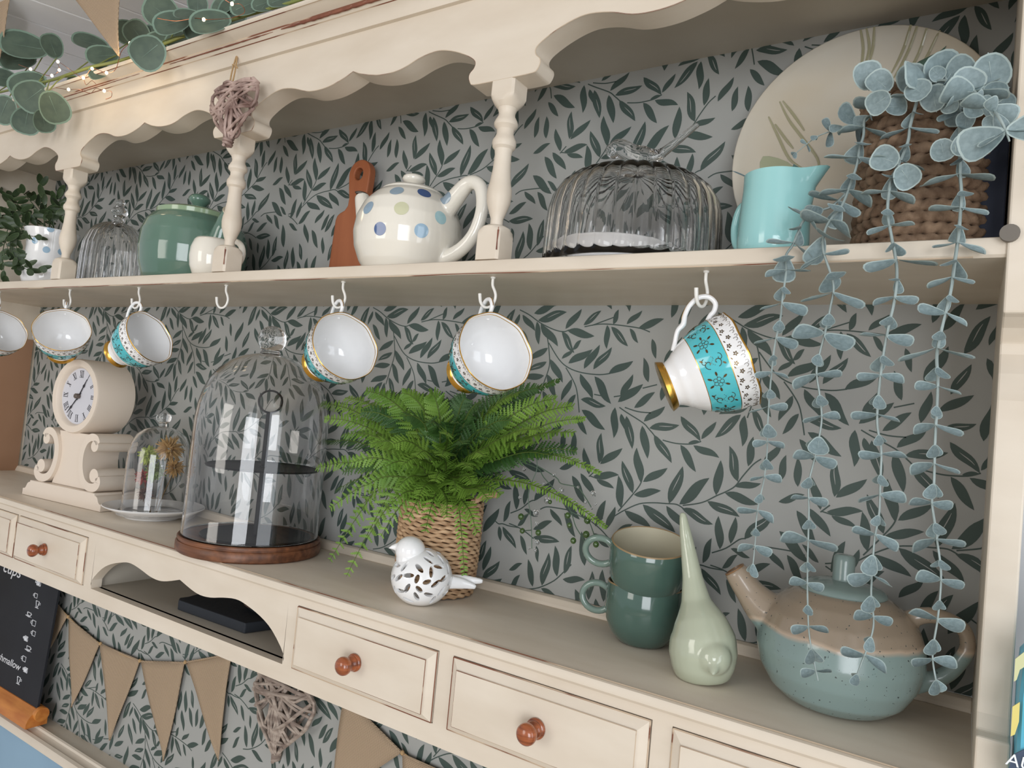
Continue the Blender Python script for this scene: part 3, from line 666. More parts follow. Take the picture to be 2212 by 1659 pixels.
pdec('painted_teal_leaf', [[S4(*p) for p in [(750, 1590), (780, 1500), (805, 1450), (850, 1480), (900, 1530), (930, 1590)]]], [], rgb(96, 128, 124))
pdec('painted_green_leaf', [[(1915, 215), (1945, 165), (1985, 135), (2030, 120), (2045, 112), (2018, 150), (1985, 190), (1935, 222)]], [], rgb(84, 110, 98))
pdec('painted_twig', [], [[S4(210, 1580), S4(320, 1600), S4(440, 1640)]], rgb(96, 118, 124))
pdec('painted_grass', [], [[S4(670, 850), S4(760, 1020), (1540 + 880 / 4.608, 40 + 1180 / 4.608), S4(1040, 1400), S4(1050, 1560)], [S4(700, 840), S4(800, 960), S4(910, 1120)], [S4(560, 1000), S4(640, 1160), S4(760, 1400), S4(900, 1500)], [S4(620, 1060), S4(720, 1200), S4(800, 1300)], [S4(1480, 180), S4(1500, 330), S4(1470, 520)], [S4(1540, 180), S4(1560, 330), S4(1500, 500)], [S4(1620, 150), S4(1600, 300), S4(1560, 440)],
      [(1990, 60), (1965, 110), (1930, 170)], [(2010, 62), (1985, 120), (1945, 180)], [(2035, 78), (2000, 130), (1960, 190)], [(1975, 58), (1955, 105), (1925, 160)]], rgb(160, 156, 128), w=.0014)
# ---- navy box in the corner
m = MB(); o = thing('box', 'narrow dark navy box in the right hand corner beside the rope basket', 'box', (.0015, .69, ZST))
m.box((-.009, .655, ZST), (.0125, .725, ZST + .118)); NAVY = mat('navy_card', rgb(34, 42, 62), .6); m.build('carton', NAVY, o, bevel=.001)
m = MB(); m.box((-.0095, .6545, ZST + .100), (.0130, .7255, ZST + .1185)); m.build('lid', NAVY, o, bevel=.001)

# ---- glass domes
def glass_dome(o, prof, th, c, n=64, flutes=0, amp=0, name='glass'):
    outer = prof; inner = [(max(r - th, .0), z - (th if i > len(prof) * .5 else 0)) for i, (r, z) in enumerate(prof)]
    def fl(t, i, r, z):
        if not flutes: return r, z
        k = min(1, r / (prof[0][0] * .55)) * min(1, max(0, (z - .002) / .008)); return r + amp * k * (abs(cos(flutes * t / 2)) ** 1.0 - .5), z
    m = MB(); m.lathe(outer + list(reversed(inner)), c, n=n, mod=fl, close=True)
    return m
c = Vector((-.315, .700, ZST)); o = thing('cake_dome', 'wide ribbed glass cake dome with a glass bird on top', 'glass dome', c)
pr = [(.0930, .0), (.0915, .012), (.0908, .040), (.0895, .060), (.0860, .075), (.0790, .087), (.0680, .0965), (.0520, .1035), (.0340, .1075), (.0160, .109), (0, .1095)]
m = glass_dome(o, pr, .0028, c, n=300, flutes=30, amp=.0038); m.build('dome', GLASS, o, smooth=180)
def bird_glass():
    m = MB(); r, u, t = Vector((1, 0, 0)), Vector((0, 0, 1)), Vector((0, 1, 0))
    b = c + Vector((.0, 0, .112))
    P = [(-.040, .020), (-.033, .027), (-.024, .0255), (-.012, .018), (.004, .0125), (.018, .0115), (.028, .016), (.045, .027), (.066, .041)]
    pts = spline([b + r * (x * .92 + .002) + u * z for x, z in P], 4)
    m.tube(pts, lerp_list([.0012, .0085, .0098, .0110, .0120, .0085, .0050, .0040, .0028], len(pts)), n=14)
    m.ell(b + r * -.030 + u * .0245, .0095, .0085, .009, 16, 10)
    for x in (-.012, .006, .016): m.tube([b + r * x + u * .012, b + r * (x * .9) + u * -.004], [.005, .0075], n=10)
    return fuse(m, .0011, 5)
bird_glass().build('bird_finial', GLASS, o, smooth=180)
c = Vector((-.327, .686, ZST)); o = thing('plate', 'white china stand under the ribbed cake dome', 'plate', c)
m = MB(); m.lathe([(0, 0), (.050, 0), (.052, .004), (.048, .008), (.050, .014), (.064, .0205), (.066, .0225), (.0645, .0235), (.058, .0215), (.04, .0205), (0, .0205)], c, n=64); m.build('dish', WHITECH, o, smooth=50)

c = Vector((-1.352, .712, ZST)); o = thing('cake_dome', 'small ribbed glass dome between the leftmost post and the green teapot', 'glass dome', c)
pr = [(.0560, 0), (.0555, .01), (.0550, .055), (.0530, .080), (.0470, .100), (.0370, .113), (.0240, .121), (.0120, .125), (0, .126)]
m = glass_dome(o, pr, .0022, c, n=208, flutes=26, amp=.0026); m.build('dome', GLASS, o, smooth=180)
m = MB(); m.lathe([(0, .126), (.012, .126), (.0095, .131), (.0070, .135), (.0115, .140), (.0150, .146), (.0120, .152), (.0065, .156), (.0060, .160), (.0080, .164), (.0050, .169), (0, .170)], c, n=28); m.build('knob', GLASS, o, smooth=180)

# tall cloche on a wooden base with its black two tier stand
c = Vector((-.8625, .6925, ZC)); KC = .895; o = thing('cloche', 'tall clear glass cloche with a round knob on a wooden base', 'cloche', c)
DOMEW = mat('acacia_wood', rgb(128, 82, 54), .4, col2=rgb(88, 54, 36), nscale=8, stretch=(1, 14, 14))
m = MB(); m.lathe([(0, 0), (.1075, 0), (.1098, .002), (.1102, .006), (.1100, .0125), (.1085, .0145), (.1070, .0150), (.1065, .0165), (.1085, .0172), (.1085, .0200), (.1072, .0212), (0, .0212)], c, n=96); m.v = [(c.x + (x - c.x) * KC, c.y + (y - c.y) * KC, z) for x, y, z in m.v]; m.build('wooden_base', DOMEW, o, smooth=35)
pr = [(.1052, .0214), (.1040, .024), (.1035, .060), (.1035, .170), (.1030, .190), (.1005, .212), (.0955, .232), (.0870, .251), (.0760, .266), (.0620, .278), (.0460, .2870), (.0280, .2925), (.0130, .2945), (0, .295)]
pr = [(r * KC, z * .955 + .001) for r, z in pr]; m = glass_dome(o, pr, .0022, c, n=96); m.build('glass', GLASS, o, smooth=180)
m = MB(); m.lathe([(0, .2945), (.0150, .2948), (.0135, .2975), (.0120, .2995), (.0150, .3020), (.0190, .3090), (.0200, .3160), (.0188, .3230), (.0145, .3300), (.0075, .3345), (0, .3355)], c - Vector((0, 0, .0123)), n=40); m.build('knob', GLASS, o, smooth=180)
c = c + Vector((.011, 0, 0)); s = thing('tiered_stand', 'black metal two tier cake stand with a ring handle inside the tall cloche', 'cake stand', c + Vector((0, 0, .0214)))
m = MB(); m.lathe([(0, .0214), (.0820, .0214), (.0845, .0235), (.0830, .0245), (.080, .0236), (0, .0236)], c, n=72); m.v = [(c.x + (x - c.x) * KC, c.y + (y - c.y) * KC, z + (.002 if z > ZC + .05 else 0)) for x, y, z in m.v]; m.build('tray', BLACKM, s, smooth=40)
m = MB(); m.lathe([(.004, .1155), (.060, .1150), (.0860, .1165), (.0872, .1185), (.0860, .1190), (.0840, .1178), (.060, .1168), (.004, .1172)], c, n=72, close=True); m.v = [(c.x + (x - c.x) * KC, c.y + (y - c.y) * KC, z + (.002 if z > ZC + .05 else 0)) for x, y, z in m.v]; m.build('tray', BLACKM, s, smooth=40)
m = MB(); m.lathe([(.0042, .0236), (.0042, .112), (.0058, .113), (.0058, .1155), (.0042, .1160), (.0042, .1195), (.0054, .1200), (.0054, .1215), (.0040, .1225), (.0040, .196), (.0028, .198)], c, n=16); m.build('pole', BLACKM, s, smooth=40)
m = MB(); rc = c + Vector((0, 0, .2135)); r_, u_, t_ = frame_at(rc); m.tube([rc + (r_ * cos(q * PI / 16) + u_ * sin(q * PI / 16)) * .0160 for q in range(32)], .0015, n=8, closed=True); m.build('ring_handle', BLACKM, s, smooth=180)

# small cloche over dried flowers, on a white plate
c = Vector((-1.149, .7175, ZC)); o = thing('plate', 'white plate under the small glass cloche', 'plate', c)
m = MB(); m.lathe([(0, 0), (.042, 0), (.043, .002), (.050, .006), (.066, .0135), (.0760, .0180), (.0765, .0190), (.0755, .0197), (.066, .0158), (.050, .0085), (.044, .0052), (0, .0048)], c, n=72); m.build('dish', WHITECH, o, smooth=40)
c2 = c + Vector((0.002, 0, .0049)); o = thing('cloche', 'small glass cloche of dried flowers beside the cream clock', 'cloche', c2)
pr = [(.0555, .004), (.0530, .0048), (.0500, .0075), (.0490, .012), (.0490, .085), (.0482, .102), (.0450, .119), (.0380, .133), (.0270, .1425), (.0140, .1470), (0, .1480)]
m = glass_dome(o, pr, .0020, c2, n=72); m.build('glass', GLASS, o, smooth=180)
m = MB(); m.tube([c2 + Vector((.0535 * cos(q * PI / 24), .0535 * sin(q * PI / 24), .0034)) for q in range(48)], .0034, n=8, closed=True); m.build('foot_ring', GLASS, o, smooth=180)
m = MB(); m.lathe([(0, .1475), (.0075, .1478), (.0060, .1510), (.0062, .1545), (.0105, .1570), (.0120, .1620), (.0110, .1670), (.0070, .1700), (0, .1710)], c2, n=28); m.build('knob', GLASS, o, smooth=180)
o = thing('dried_flowers', 'red, green and straw coloured dried flowers inside the small cloche', 'flowers', c2 + Vector((0, 0, .001)))
fr = random.Random(9)
def puff(name, cc, R, n, L, w, col, up=0):
    m = MB()
    for k in range(n):
        d_ = Vector((fr.gauss(0, 1), fr.gauss(0, 1), fr.gauss(0, 1) + up)).normalized(); a = cc + d_ * R * .2; b = cc + d_ * R * fr.uniform(.6, 1.0)
        m.tube([a, (a + b) / 2 + Vector((0, 0, .001)), b], [w * .4, w, w * .25], n=4)
    m.build(name, mat('dried_' + name, col, .9), o)
puff('green_bloom', c2 + Vector((-.014, -.012, .098)), .020, 90, .02, .0032, rgb(168, 182, 86))
puff('green_bloom', c2 + Vector((-.008, .000, .070)), .020, 60, .02, .0028, rgb(128, 148, 84))
puff('red_bloom', c2 + Vector((-.030, -.006, .058)), .0165, 90, .02, .0022, rgb(164, 62, 50))
puff('straw_plume', c2 + Vector((.018, .006, .112)), .026, 140, .02, .0019, rgb(206, 170, 116))
puff('straw_plume', c2 + Vector((.030, .010, .082)), .018, 90, .02, .0018, rgb(196, 158, 104))
puff('brown_bloom', c2 + Vector((-.010, -.012, .034)), .016, 70, .02, .0014, rgb(120, 84, 70))
m = MB()
for (x, y, z) in [(-.014, -.012, .09), (-.03, -.006, .055), (.018, .006, .10), (.03, .01, .075), (-.01, -.012, .03)]:
    m.tube(spline([c2 + Vector((x * .2, y * .2, .0012)), c2 + Vector((x * .5, y * .6, z * .5)), c2 + Vector((x, y, z))], 4), .0009, n=5)
m.build('stem', mat('dried_stem', rgb(120, 98, 66), .9), o)

# ---- big two tone teapot, front right of the counter
TWO = bpy.data.materials.new('two_tone_glaze'); TWO.use_nodes = True; nt = TWO.node_tree; b = nt.nodes['Principled BSDF']; b.inputs['Roughness'].default_value = .22; b.inputs['Coat Weight'].default_value = .35; b.inputs['Coat Roughness'].default_value = .12
tc = nt.nodes.new('ShaderNodeTexCoord'); sp_ = nt.nodes.new('ShaderNodeSeparateXYZ'); n1 = nt.nodes.new('ShaderNodeTexNoise'); n1.inputs['Scale'].default_value = 22
ad = nt.nodes.new('ShaderNodeMath'); ad.operation = 'MULTIPLY_ADD'; ad.inputs[1].default_value = .014
cr = nt.nodes.new('ShaderNodeValToRGB'); mr = nt.nodes.new('ShaderNodeMapRange'); mr.inputs['From Min'].default_value = .068; mr.inputs['From Max'].default_value = .082
for e, (p_, c_) in zip([cr.color_ramp.elements[0], cr.color_ramp.elements[1]], [(0, rgb(128, 148, 145)), (.45, rgb(152, 137, 119))]): e.position = p_; e.color = c_
e = cr.color_ramp.elements.new(.25); e.color = rgb(186, 166, 146)
n2 = nt.nodes.new('ShaderNodeTexNoise'); n2.inputs['Scale'].default_value = 420; n2.inputs['Detail'].default_value = 1; c3 = nt.nodes.new('ShaderNodeValToRGB'); c3.color_ramp.elements[0].position = .715; c3.color_ramp.elements[1].position = .75
mx = nt.nodes.new('ShaderNodeMix'); mx.data_type = 'RGBA'; mx.inputs[7].default_value = rgb(62, 72, 72)
nt.links.new(tc.outputs['Object'], sp_.inputs[0]); nt.links.new(tc.outputs['Object'], n1.inputs['Vector']); nt.links.new(tc.outputs['Object'], n2.inputs['Vector'])
nt.links.new(n1.outputs['Fac'], ad.inputs[0]); nt.links.new(sp_.outputs['Z'], ad.inputs[2]); nt.links.new(ad.outputs[0], mr.inputs['Value']); nt.links.new(mr.outputs[0], cr.inputs[0])
nt.links.new(n2.outputs['Fac'], c3.inputs[0]); nt.links.new(c3.outputs[0], mx.inputs[0]); nt.links.new(cr.outputs[0], mx.inputs[6]); nt.links.new(mx.outputs[2], b.inputs['Base Color'])
TEALG = mat('teal_stoneware', rgb(126, 144, 140), .22, coat=.35, col2=rgb(110, 128, 126), nscale=12)
TX, TY = -.0885, .712; loc = Vector((TX, TY, ZC)); o = thing('teapot', 'large blue green and sandy brown stoneware teapot on the counter at the right', 'teapot', loc)
pr = [(0, 0), (.034, 0), (.042, .003), (.054, .012), (.0640, .028), (.0685, .045), (.0675, .062), (.0620, .077), (.0510, .089), (.0400, .0965), (.0350, .0985), (0, .0985)]
m = MB(); pot_lathe(m, [(r, z + ZC) for r, z in pr], (TX, TY, 0))
dx, dy = -.975, -.22
Q = lambda a, z, s_=1: (TX + s_ * dx * a, TY + s_ * dy * a, ZC + z)
sx = spline([Q(.046, .062), Q(.064, .073), Q(.078, .086), Q(.092, .103)], 5)
m.tube(sx, lerp_list([.023, .0175, .0130, .0105], len(sx)), n=16)
hx = spline([Q(.044, .078, -1), Q(.068, .090, -1), Q(.092, .085, -1), Q(.0985, .070, -1), Q(.093, .055, -1), Q(.080, .040, -1), Q(.050, .024, -1)], 5)
m.tube(hx, lerp_list([.0085, .0070, .0062, .0062, .0066, .0072, .0085], len(hx)), n=12)
fm = fuse(m, .0015, 9); fm.v = [(x, y, max(z, ZC)) for x, y, z in fm.v]; fm.build('body', TWO, o, smooth=180)
m = MB(); m.lathe([(.0355, .0975), (.0365, .0990), (.0358, .1015), (.032, .1045), (.021, .1075), (.0095, .1085), (.0090, .1100), (.0090, .1250), (.0086, .1290), (.0068, .1310), (0, .1315)], loc, n=48); m.build('lid', TEALG, o, smooth=40)
e = Vector(sx[-1]); d = (e - Vector(sx[-3])).normalized(); Mq = d.to_track_quat('Z', 'Y').to_matrix()
m = MB(); m.lathe([(.0095, -.001), (.0100, .0008), (.0085, .0010), (.0070, -.004), (0, -.005)], e, n=20, M=Mq); m.build('spout_mouth', mat('brown_rim', rgb(128, 96, 66), .3), o, smooth=60)

# ---- two stacked green cups
CUPG = mat('bottle_green_glaze', rgb(80, 106, 96), .1, coat=.6, col2=rgb(70, 94, 86), nscale=6); CUPIN = mat('cup_cream_inside', rgb(196, 190, 168), .2, coat=.3); RIMB = mat('brown_rim_line', rgb(150, 126, 92), .3)
HNDG = mat('pale_green_handle', rgb(118, 138, 128), .1, coat=.6)
def gcup(z, tilt, label):
    loc = Vector((-.2830, .7440, z)); o = thing('cup', label, 'cup', loc, 'stacked green cups')
    p1 = [(0, 0), (.024, 0), (.0265, .002), (.034, .010), (.0395, .022), (.0415, .036), (.0412, .050), (.0405, .0605)]
    p2 = [(.0405, .0605), (.0396, .0618), (.0387, .0610)]; p3 = [(.0387, .0610), (.0393, .050), (.039, .034), (.034, .016), (.022, .007), (0, .006)]
    m = MB(); m.lathe(p1 + p2[1:] + p3[1:], loc, n=64, mis=[0] * 7 + [1, 1] + [2] * 5); m.build('bowl', [CUPG, RIMB, CUPIN], o, smooth=50)
    hc = loc + Vector((-.0535, -.004, .037)); m = MB(); m.tube([hc + Vector((.0165 * cos(q * PI / 14), .003 * cos(q * PI / 14), .0150 * sin(q * PI / 14))) for q in range(28)], .0037, n=10, closed=True, flat=1.0, up=(0, 1, 0)); m.build('handle', HNDG, o, smooth=180)
    if tilt: o.rotation_euler = Matrix.Rotation(rad(tilt), 3, frame_at(loc)[0]).to_euler()
gcup(ZC, 0, 'lower of two stacked dark green cups with ring handles'); gcup(ZC + .0490, 15, 'upper of two stacked dark green cups, cream inside, ring handle')

# ---- pale green bird with an upright tail
b0 = atz(1507, 1486, ZC); b0.z = ZC; r, u, t = frame_at(b0); r.z = 0; r.normalize(); t = Vector((t.x, t.y, 0)).normalized(); u = Vector((0, 0, 1))
P_ = lambda x, y, z: b0 + t * -.028 + r * x + t * y + u * z
o = thing('bird_figurine', 'pale green china bird with a tall upright tail on the counter', 'ornament', b0 + t * -.028)
m = MB()
bp_ = spline([P_(.004, .000, .0005), P_(.003, .000, .010), P_(.002, .000, .024), P_(.0005, -.001, .038), P_(-.003, -.004, .052), P_(-.008, -.009, .068), P_(-.013, -.014, .088), P_(-.0185, -.018, .110), P_(-.0240, -.020, .132), P_(-.0275, -.021, .148)], 5)
m.tube(bp_, lerp_list([.0235, .0285, .0315, .0300, .0238, .0140, .0098, .0076, .0055, .0030], len(bp_)), n=26)
m.ell(P_(.011, .020, .0265), .0165, .0170, .0165, 20, 14)
m.tube(spline([P_(.012, .029, .024), P_(.012, .038, .0195), P_(.012, .0430, .0170)], 4), lerp_list([.0085, .0042, .0010], 9), n=10)
fm = fuse(m, .0012, 22)
fm.v = [(x, y, max(z, ZC)) for x, y, z in fm.v]
fm.build('body', mat('celadon_glaze', rgb(180, 186, 164), .12, coat=.6), o, smooth=180)

# ---- white pierced bird
b0 = atz(904, 1316, ZC); b0.z = ZC; r, u, t = frame_at(b0); r.z = 0; r.normalize(); t = Vector((t.x, t.y, 0)).normalized(); u = Vector((0, 0, 1))
cc = b0 - t * .024; P_ = lambda x, y, z: cc + r * x + t * y + u * z
o = thing('bird_figurine', 'white china bird with a pierced body in front of the woven basket', 'ornament', cc)
Mx = Matrix((r, t, u)).transposed()
RX, RY, RZ = .0355, .0345, .0330; sc_ = P_(0, 0, RZ - .0025)
me = bpy.data.meshes.new('t'); m = MB(); m.ell(sc_, RX, RY, RZ, 64, 40, M=Mx); m.ell(sc_, RX - .0032, RY - .0032, RZ - .0032, 48, 30, M=Mx); m.f = [f if i < 64 * 40 else tuple(reversed(f)) for i, f in enumerate(m.f)]
me.from_pydata(m.v, [], m.f); bm = bmesh.new(); bm.from_mesh(me); bmesh.ops.remove_doubles(bm, verts=bm.verts, dist=1e-6); bmesh.ops.dissolve_degenerate(bm, dist=1e-7, edges=bm.edges); bm.to_mesh(me); bm.free()
shell = bpy.data.objects.new('t', me); COL.objects.link(shell)
mc = MB(); fr = random.Random(2)
cuts = []
def cut(az, el, L, W, rot):
    d_ = (r * sin(az) * cos(el) + t * cos(az) * cos(el) + u * sin(el)).normalized(); a = d_.cross(u).normalized(); b_ = d_.cross(a)
    e1 = a * cos(rot) + b_ * sin(rot); e2_ = d_.cross(e1); Mc = Matrix((e1, e2_, d_)).transposed()
    p0 = sc_ + d_ * .034; mc.ell(p0, L, W, .014, 10, 8, M=Mc)
# concentric swirls of petal shaped openings round the side that faces the room, smaller ones round the rest
for ring, (el_r, nn, L, W, ph) in enumerate([(.20, 3, .0052, .0028, .3), (.50, 7, .0068, .0027, .0), (.84, 11, .0072, .0027, .2), (1.18, 14, .0068, .0027, .0), (1.55, 15, .0066, .0027, .2), (1.95, 13, .0062, .0027, 0), (2.35, 9, .006, .0026, 0)]):
    for k in range(nn):
        a = 2 * PI * k / nn + ph; v_ = Vector((sin(el_r) * cos(a), cos(el_r), sin(el_r) * sin(a)))
        el = math.asin(max(-1, min(1, v_.z))); az = math.atan2(v_.x, v_.y)
        if el < -.72 or (v_.z > .62 and v_.x < .1): continue
        cut(az, el, L, W, a * (1 if ring % 2 else -1) + .6)
mec = bpy.data.meshes.new('c'); mec.from_pydata(mc.v, [], mc.f); bm = bmesh.new(); bm.from_mesh(mec); bmesh.ops.remove_doubles(bm, verts=bm.verts, dist=1e-6); bmesh.ops.recalc_face_normals(bm, faces=bm.faces); bm.to_mesh(mec); bm.free()
cutter = bpy.data.objects.new('c', mec); COL.objects.link(cutter)
bo = shell.modifiers.new('b', 'BOOLEAN'); bo.object = cutter; bo.operation = 'DIFFERENCE'; bo.solver = 'EXACT'; bo.use_self = True
res = evaluated(shell, 'pierced_body'); bpy.data.objects.remove(shell, do_unlink=True); bpy.data.objects.remove(cutter, do_unlink=True)
fm = MB(); fm.v = [(v.co.x, v.co.y, max(v.co.z, ZC + .0002)) for v in res.vertices]; fm.f = [tuple(p.vertices) for p in res.polygons]; fm.m = [0] * len(fm.f)
fm.build('pierced_body', WHITECH, o, smooth=40)
m = MB(); hd = P_(-.0160, .002, .0600); m.ell(hd, .0175, .0175, .0165, 24, 16, M=Mx); m.ell(P_(-.0120, .001, .0500), .0200, .0200, .0120, 20, 12, M=Mx)
m.tube([hd + r * -.015 + u * .003, hd + r * -.0215 + u * .002, hd + r * -.0255 + u * .0005], [.0050, .0026, .0004], n=10)
fuse(m, .0010, 6).build('head', WHITECH, o, smooth=180)
m = MB()
for s_, L, dz in ((0, .032, -.002), (1, .040, .004)):
    a = P_(.0320, 0 + s_ * -.004, .0265); b_ = P_(.0320 + L, s_ * -.006, .0245 + dz)
    m.tube(spline([a, (a + b_) / 2 + u * .001, b_], 4), lerp_list([.0085, .0062, .0025], 9), n=12, flat=.6, up=(0, 0, 1))
fuse(m, .0010, 5).build('tail', WHITECH, o, smooth=180)

# ================================================================ mantel clock
def rotframe(loc, yaw):
    c_, s_ = cos(yaw), sin(yaw)
    return lambda x, y, z: Vector((loc.x + x * c_ - y * s_, loc.y + x * s_ + y * c_, loc.z + z))
IVORY = mat('ivory_paint', rgb(224, 210, 194), .5)
fl, fr_ = atz(47, 1068, ZC), atz(215, 1107, ZC); yaw = math.atan2(fr_.y - fl.y, fr_.x - fl.x); WB = (fr_ - fl).length
loc = (fl + fr_) / 2; o = thing('mantel_clock', 'cream scroll legged mantel clock with roman numerals, standing at the left end of the counter', 'clock', loc)
G = rotframe(loc, yaw)          # x along the front, y into the clock's depth
def gprism(m, pts, y0, y1):
    n = len(pts); m.add([G(x, y0, z) for x, z in pts] + [G(x, y1, z) for x, z in pts], [tuple(range(n)), tuple(range(2 * n - 1, n - 1, -1))] + [(i, n + i, n + (i + 1) % n, (i + 1) % n) for i in range(n)])
hw = WB / 2; D = .100
base = [(-hw, 0), (hw, 0), (hw, .012), (hw - .005, .0125), (hw - .008, .0145), (hw - .010, .0185), (hw - .0125, .0225), (hw - .017, .0250), (hw - .020, .0252), (hw - .020, .0285), (-hw + .020, .0285), (-hw + .020, .0252), (-hw + .017, .0250), (-hw + .0125, .0225), (-hw + .010, .0185), (-hw + .008, .0145), (-hw + .005, .0125), (-hw, .012)]
m = MB(); gprism(m, base, 0, D); m.build('plinth', IVORY, o, smooth=35, bevel=.001)
# each scroll is a C: a thick band curling at both ends
def cscroll(sgn):
    cx = .030 * sgn
    path = [(.0720, .0640), (.0660, .0575), (.0715, .0500), (.0800, .0560), (.0820, .0480), (.0760, .0385), (.0640, .0345), (.0500, .0400), (.0400, .0560), (.0350, .0780), (.0370, .1000), (.0440, .1170), (.0560, .1265), (.0680, .1270), (.0755, .1190), (.0735, .1090), (.0660, .1070), (.0640, .1120)]
    return path
def band(m, pts, ws, y0, y1):
    pts = [Vector((a, b, 0)) for a, b in pts]; L, R_ = [], []
    for i, p in enumerate(pts):
        q = (pts[min(i + 1, len(pts) - 1)] - pts[max(i - 1, 0)]).normalized(); n = Vector((-q.y, q.x, 0)); L.append(p + n * ws[i]); R_.append(p - n * ws[i])
    K = len(pts); vs = [G(p.x, y0, p.y) for p in L] + [G(p.x, y0, p.y) for p in R_] + [G(p.x, y1, p.y) for p in L] + [G(p.x, y1, p.y) for p in R_]
    fs = []
    for i in range(K - 1):
        fs += [(i, i + 1, K + i + 1, K + i), (2 * K + i, 3 * K + i, 3 * K + i + 1, 2 * K + i + 1), (i, 2 * K + i, 2 * K + i + 1, i + 1), (K + i, K + i + 1, 3 * K + i + 1, 3 * K + i)]
    fs += [(0, K, 3 * K, 2 * K), (K - 1, 3 * K - 1, 4 * K - 1, 2 * K - 1)]
    m.add(vs, fs)
for sgn in (-1, 1):
    pth = [(.0870, .0545), (.0895, .0455), (.0815, .0370), (.0650, .0358), (.0500, .0430), (.0400, .0590), (.0360, .0780), (.0375, .0960), (.0450, .1120), (.0580, .1205), (.0715, .1190), (.0780, .1110)]
    sp = spline([Vector((sgn * a, b, 0)) for a, b in pth], 5); ws = lerp_list([.0055, .0068, .0074, .0070, .0066, .0062, .0060, .0060, .0062, .0066, .0066, .0055], len(sp))
    m = MB(); band(m, [(p.x, p.y) for p in sp], ws, .006, .072)
    for (a, b, r_) in ((.0770, .0565, .0118), (.0700, .1065, .0098)):
        ring = [(sgn * a + r_ * cos(q * PI / 12), b + r_ * sin(q * PI / 12)) for q in range(24)]; gprism(m, ring, .006, .072)
    m.build('scroll', IVORY, o, smooth=40, bevel=.0008)
sp = spline([Vector((a, b, 0)) for a, b in [(.048, .029), (.040, .050), (.034, .080), (.036, .100), (.042, .124)]], 4)
m = MB(); gprism(m, [(p.x, p.y) for p in sp] + [(-p.x, p.y) for p in reversed(sp)], .012, .066); m.build('panel', IVORY, o, smooth=35)
# drum
RC = .0660; dz = .1255 + RC - .003
Mq = Matrix((Vector((cos(yaw), sin(yaw), 0)), Vector((0, 0, 1)), Vector((sin(yaw), -cos(yaw), 0)))).transposed()   # x right, y up, z out of the face
fc = G(0, .004, dz)
m = MB(); m.lathe([(0, -.074), (RC - .004, -.074), (RC, -.070), (RC, -.003), (RC - .0015, 0), (RC - .012, 0), (RC - .014, -.0015), (RC - .0155, -.006), (RC - .0165, -.010), (0, -.010)], fc, n=72, M=Mq); drum = m.build('drum', IVORY, o, smooth=35)
m = MB(); m.lathe([(0, -.0095), (RC - .0160, -.0095), (RC - .0160, -.0088), (0, -.0088)], fc, n=64, M=Mq); dial = m.build('dial', mat('dial_paper', rgb(205, 205, 212), .5), drum)
INK = mat('black_ink', rgb(40, 38, 44), .5)
def text_mesh(txt, size, shear=0, bold=0, font_off=0):
    cu = bpy.data.curves.new('t', 'FONT'); cu.body = txt; cu.size = size; cu.shear = shear; cu.offset = bold; cu.align_x = 'CENTER'; cu.align_y = 'CENTER'; cu.extrude = .00008
    ob = bpy.data.objects.new('t', cu); COL.objects.link(ob); me = evaluated(ob, 'lettering'); bpy.data.objects.remove(ob, do_unlink=True); bpy.data.curves.remove(cu); return me
def numeral(m, txt, ang):
    # serifed strokes drawn radially
    R0, R1 = .0335, .0455; wdt = {'I': .0026, 'V': .0062, 'X': .0062}; tot = sum(wdt[c] for c in txt); x = -tot / 2
    ra = Vector((sin(ang), cos(ang), 0)); ta = Vector((cos(ang), -sin(ang), 0))
    def stroke(x0, r0, x1, r1, w_):
        a = ra * r0 + ta * x0; b = ra * r1 + ta * x1; n = (b - a).normalized(); n = Vector((-n.y, n.x, 0)) * w_
        m.add([fc + Mq @ (p + Vector((0, 0, -.0086))) for p in (a - n, a + n, b + n, b - n)], [(0, 1, 2, 3)])
    for c in txt:
        w_ = wdt[c]; xm = x + w_ / 2
        if c == 'I': stroke(xm, R0, xm, R1, .0006)
        if c == 'V': stroke(x + .0008, R1, xm, R0, .0008); stroke(x + w_ - .0008, R1, xm, R0, .0003)
        if c == 'X': stroke(x + .0008, R1, x + w_ - .0008, R0, .0008); stroke(x + w_ - .0008, R1, x + .0008, R0, .0003)
        x += w_
    stroke(-tot / 2, R0, tot / 2, R0, .0003); stroke(-tot / 2, R1, tot / 2, R1, .0003)
for k, t_ in enumerate(['XII', 'I', 'II', 'III', 'IIII', 'V', 'VI', 'VII', 'VIII', 'IX', 'X', 'XI']):
    m = MB(); numeral(m, t_, k * PI / 6); m.build('numeral', INK, dial)
def hand(ang, L, w_, spade):
    ra = Vector((sin(ang), cos(ang), 0)); ta = Vector((cos(ang), -sin(ang), 0)); m = MB()
    pr = [(-.008, w_), (0, w_ * 1.2), (L * spade, w_ * .7), (L * (spade + .1), w_ * 2.6), (L * (spade + .22), w_ * .8), (L, w_ * .2)]
    P1 = [ra * a + ta * b for a, b in pr] + [ra * a - ta * b for a, b in reversed(pr)]; n = len(P1)
    m.add([fc + Mq @ (p + Vector((0, 0, -.0078))) for p in P1] + [fc + Mq @ (p + Vector((0, 0, -.0070))) for p in P1], [tuple(range(n)), tuple(range(2 * n - 1, n - 1, -1))] + [(i, n + i, n + (i + 1) % n, (i + 1) % n) for i in range(n)])
    m.build('hand', INK, dial)
hand(rad(31), .036, .0009, .5); hand(rad(222), .043, .0008, .55)
m = MB(); m.lathe([(0, -.0082), (.0045, -.0082), (.0045, -.0015), (.0036, -.0005), (0, -.0005)], fc, n=20, M=Mq); m.build('hub', mat('brown_hub', rgb(92, 80, 72), .35), dial, smooth=40)
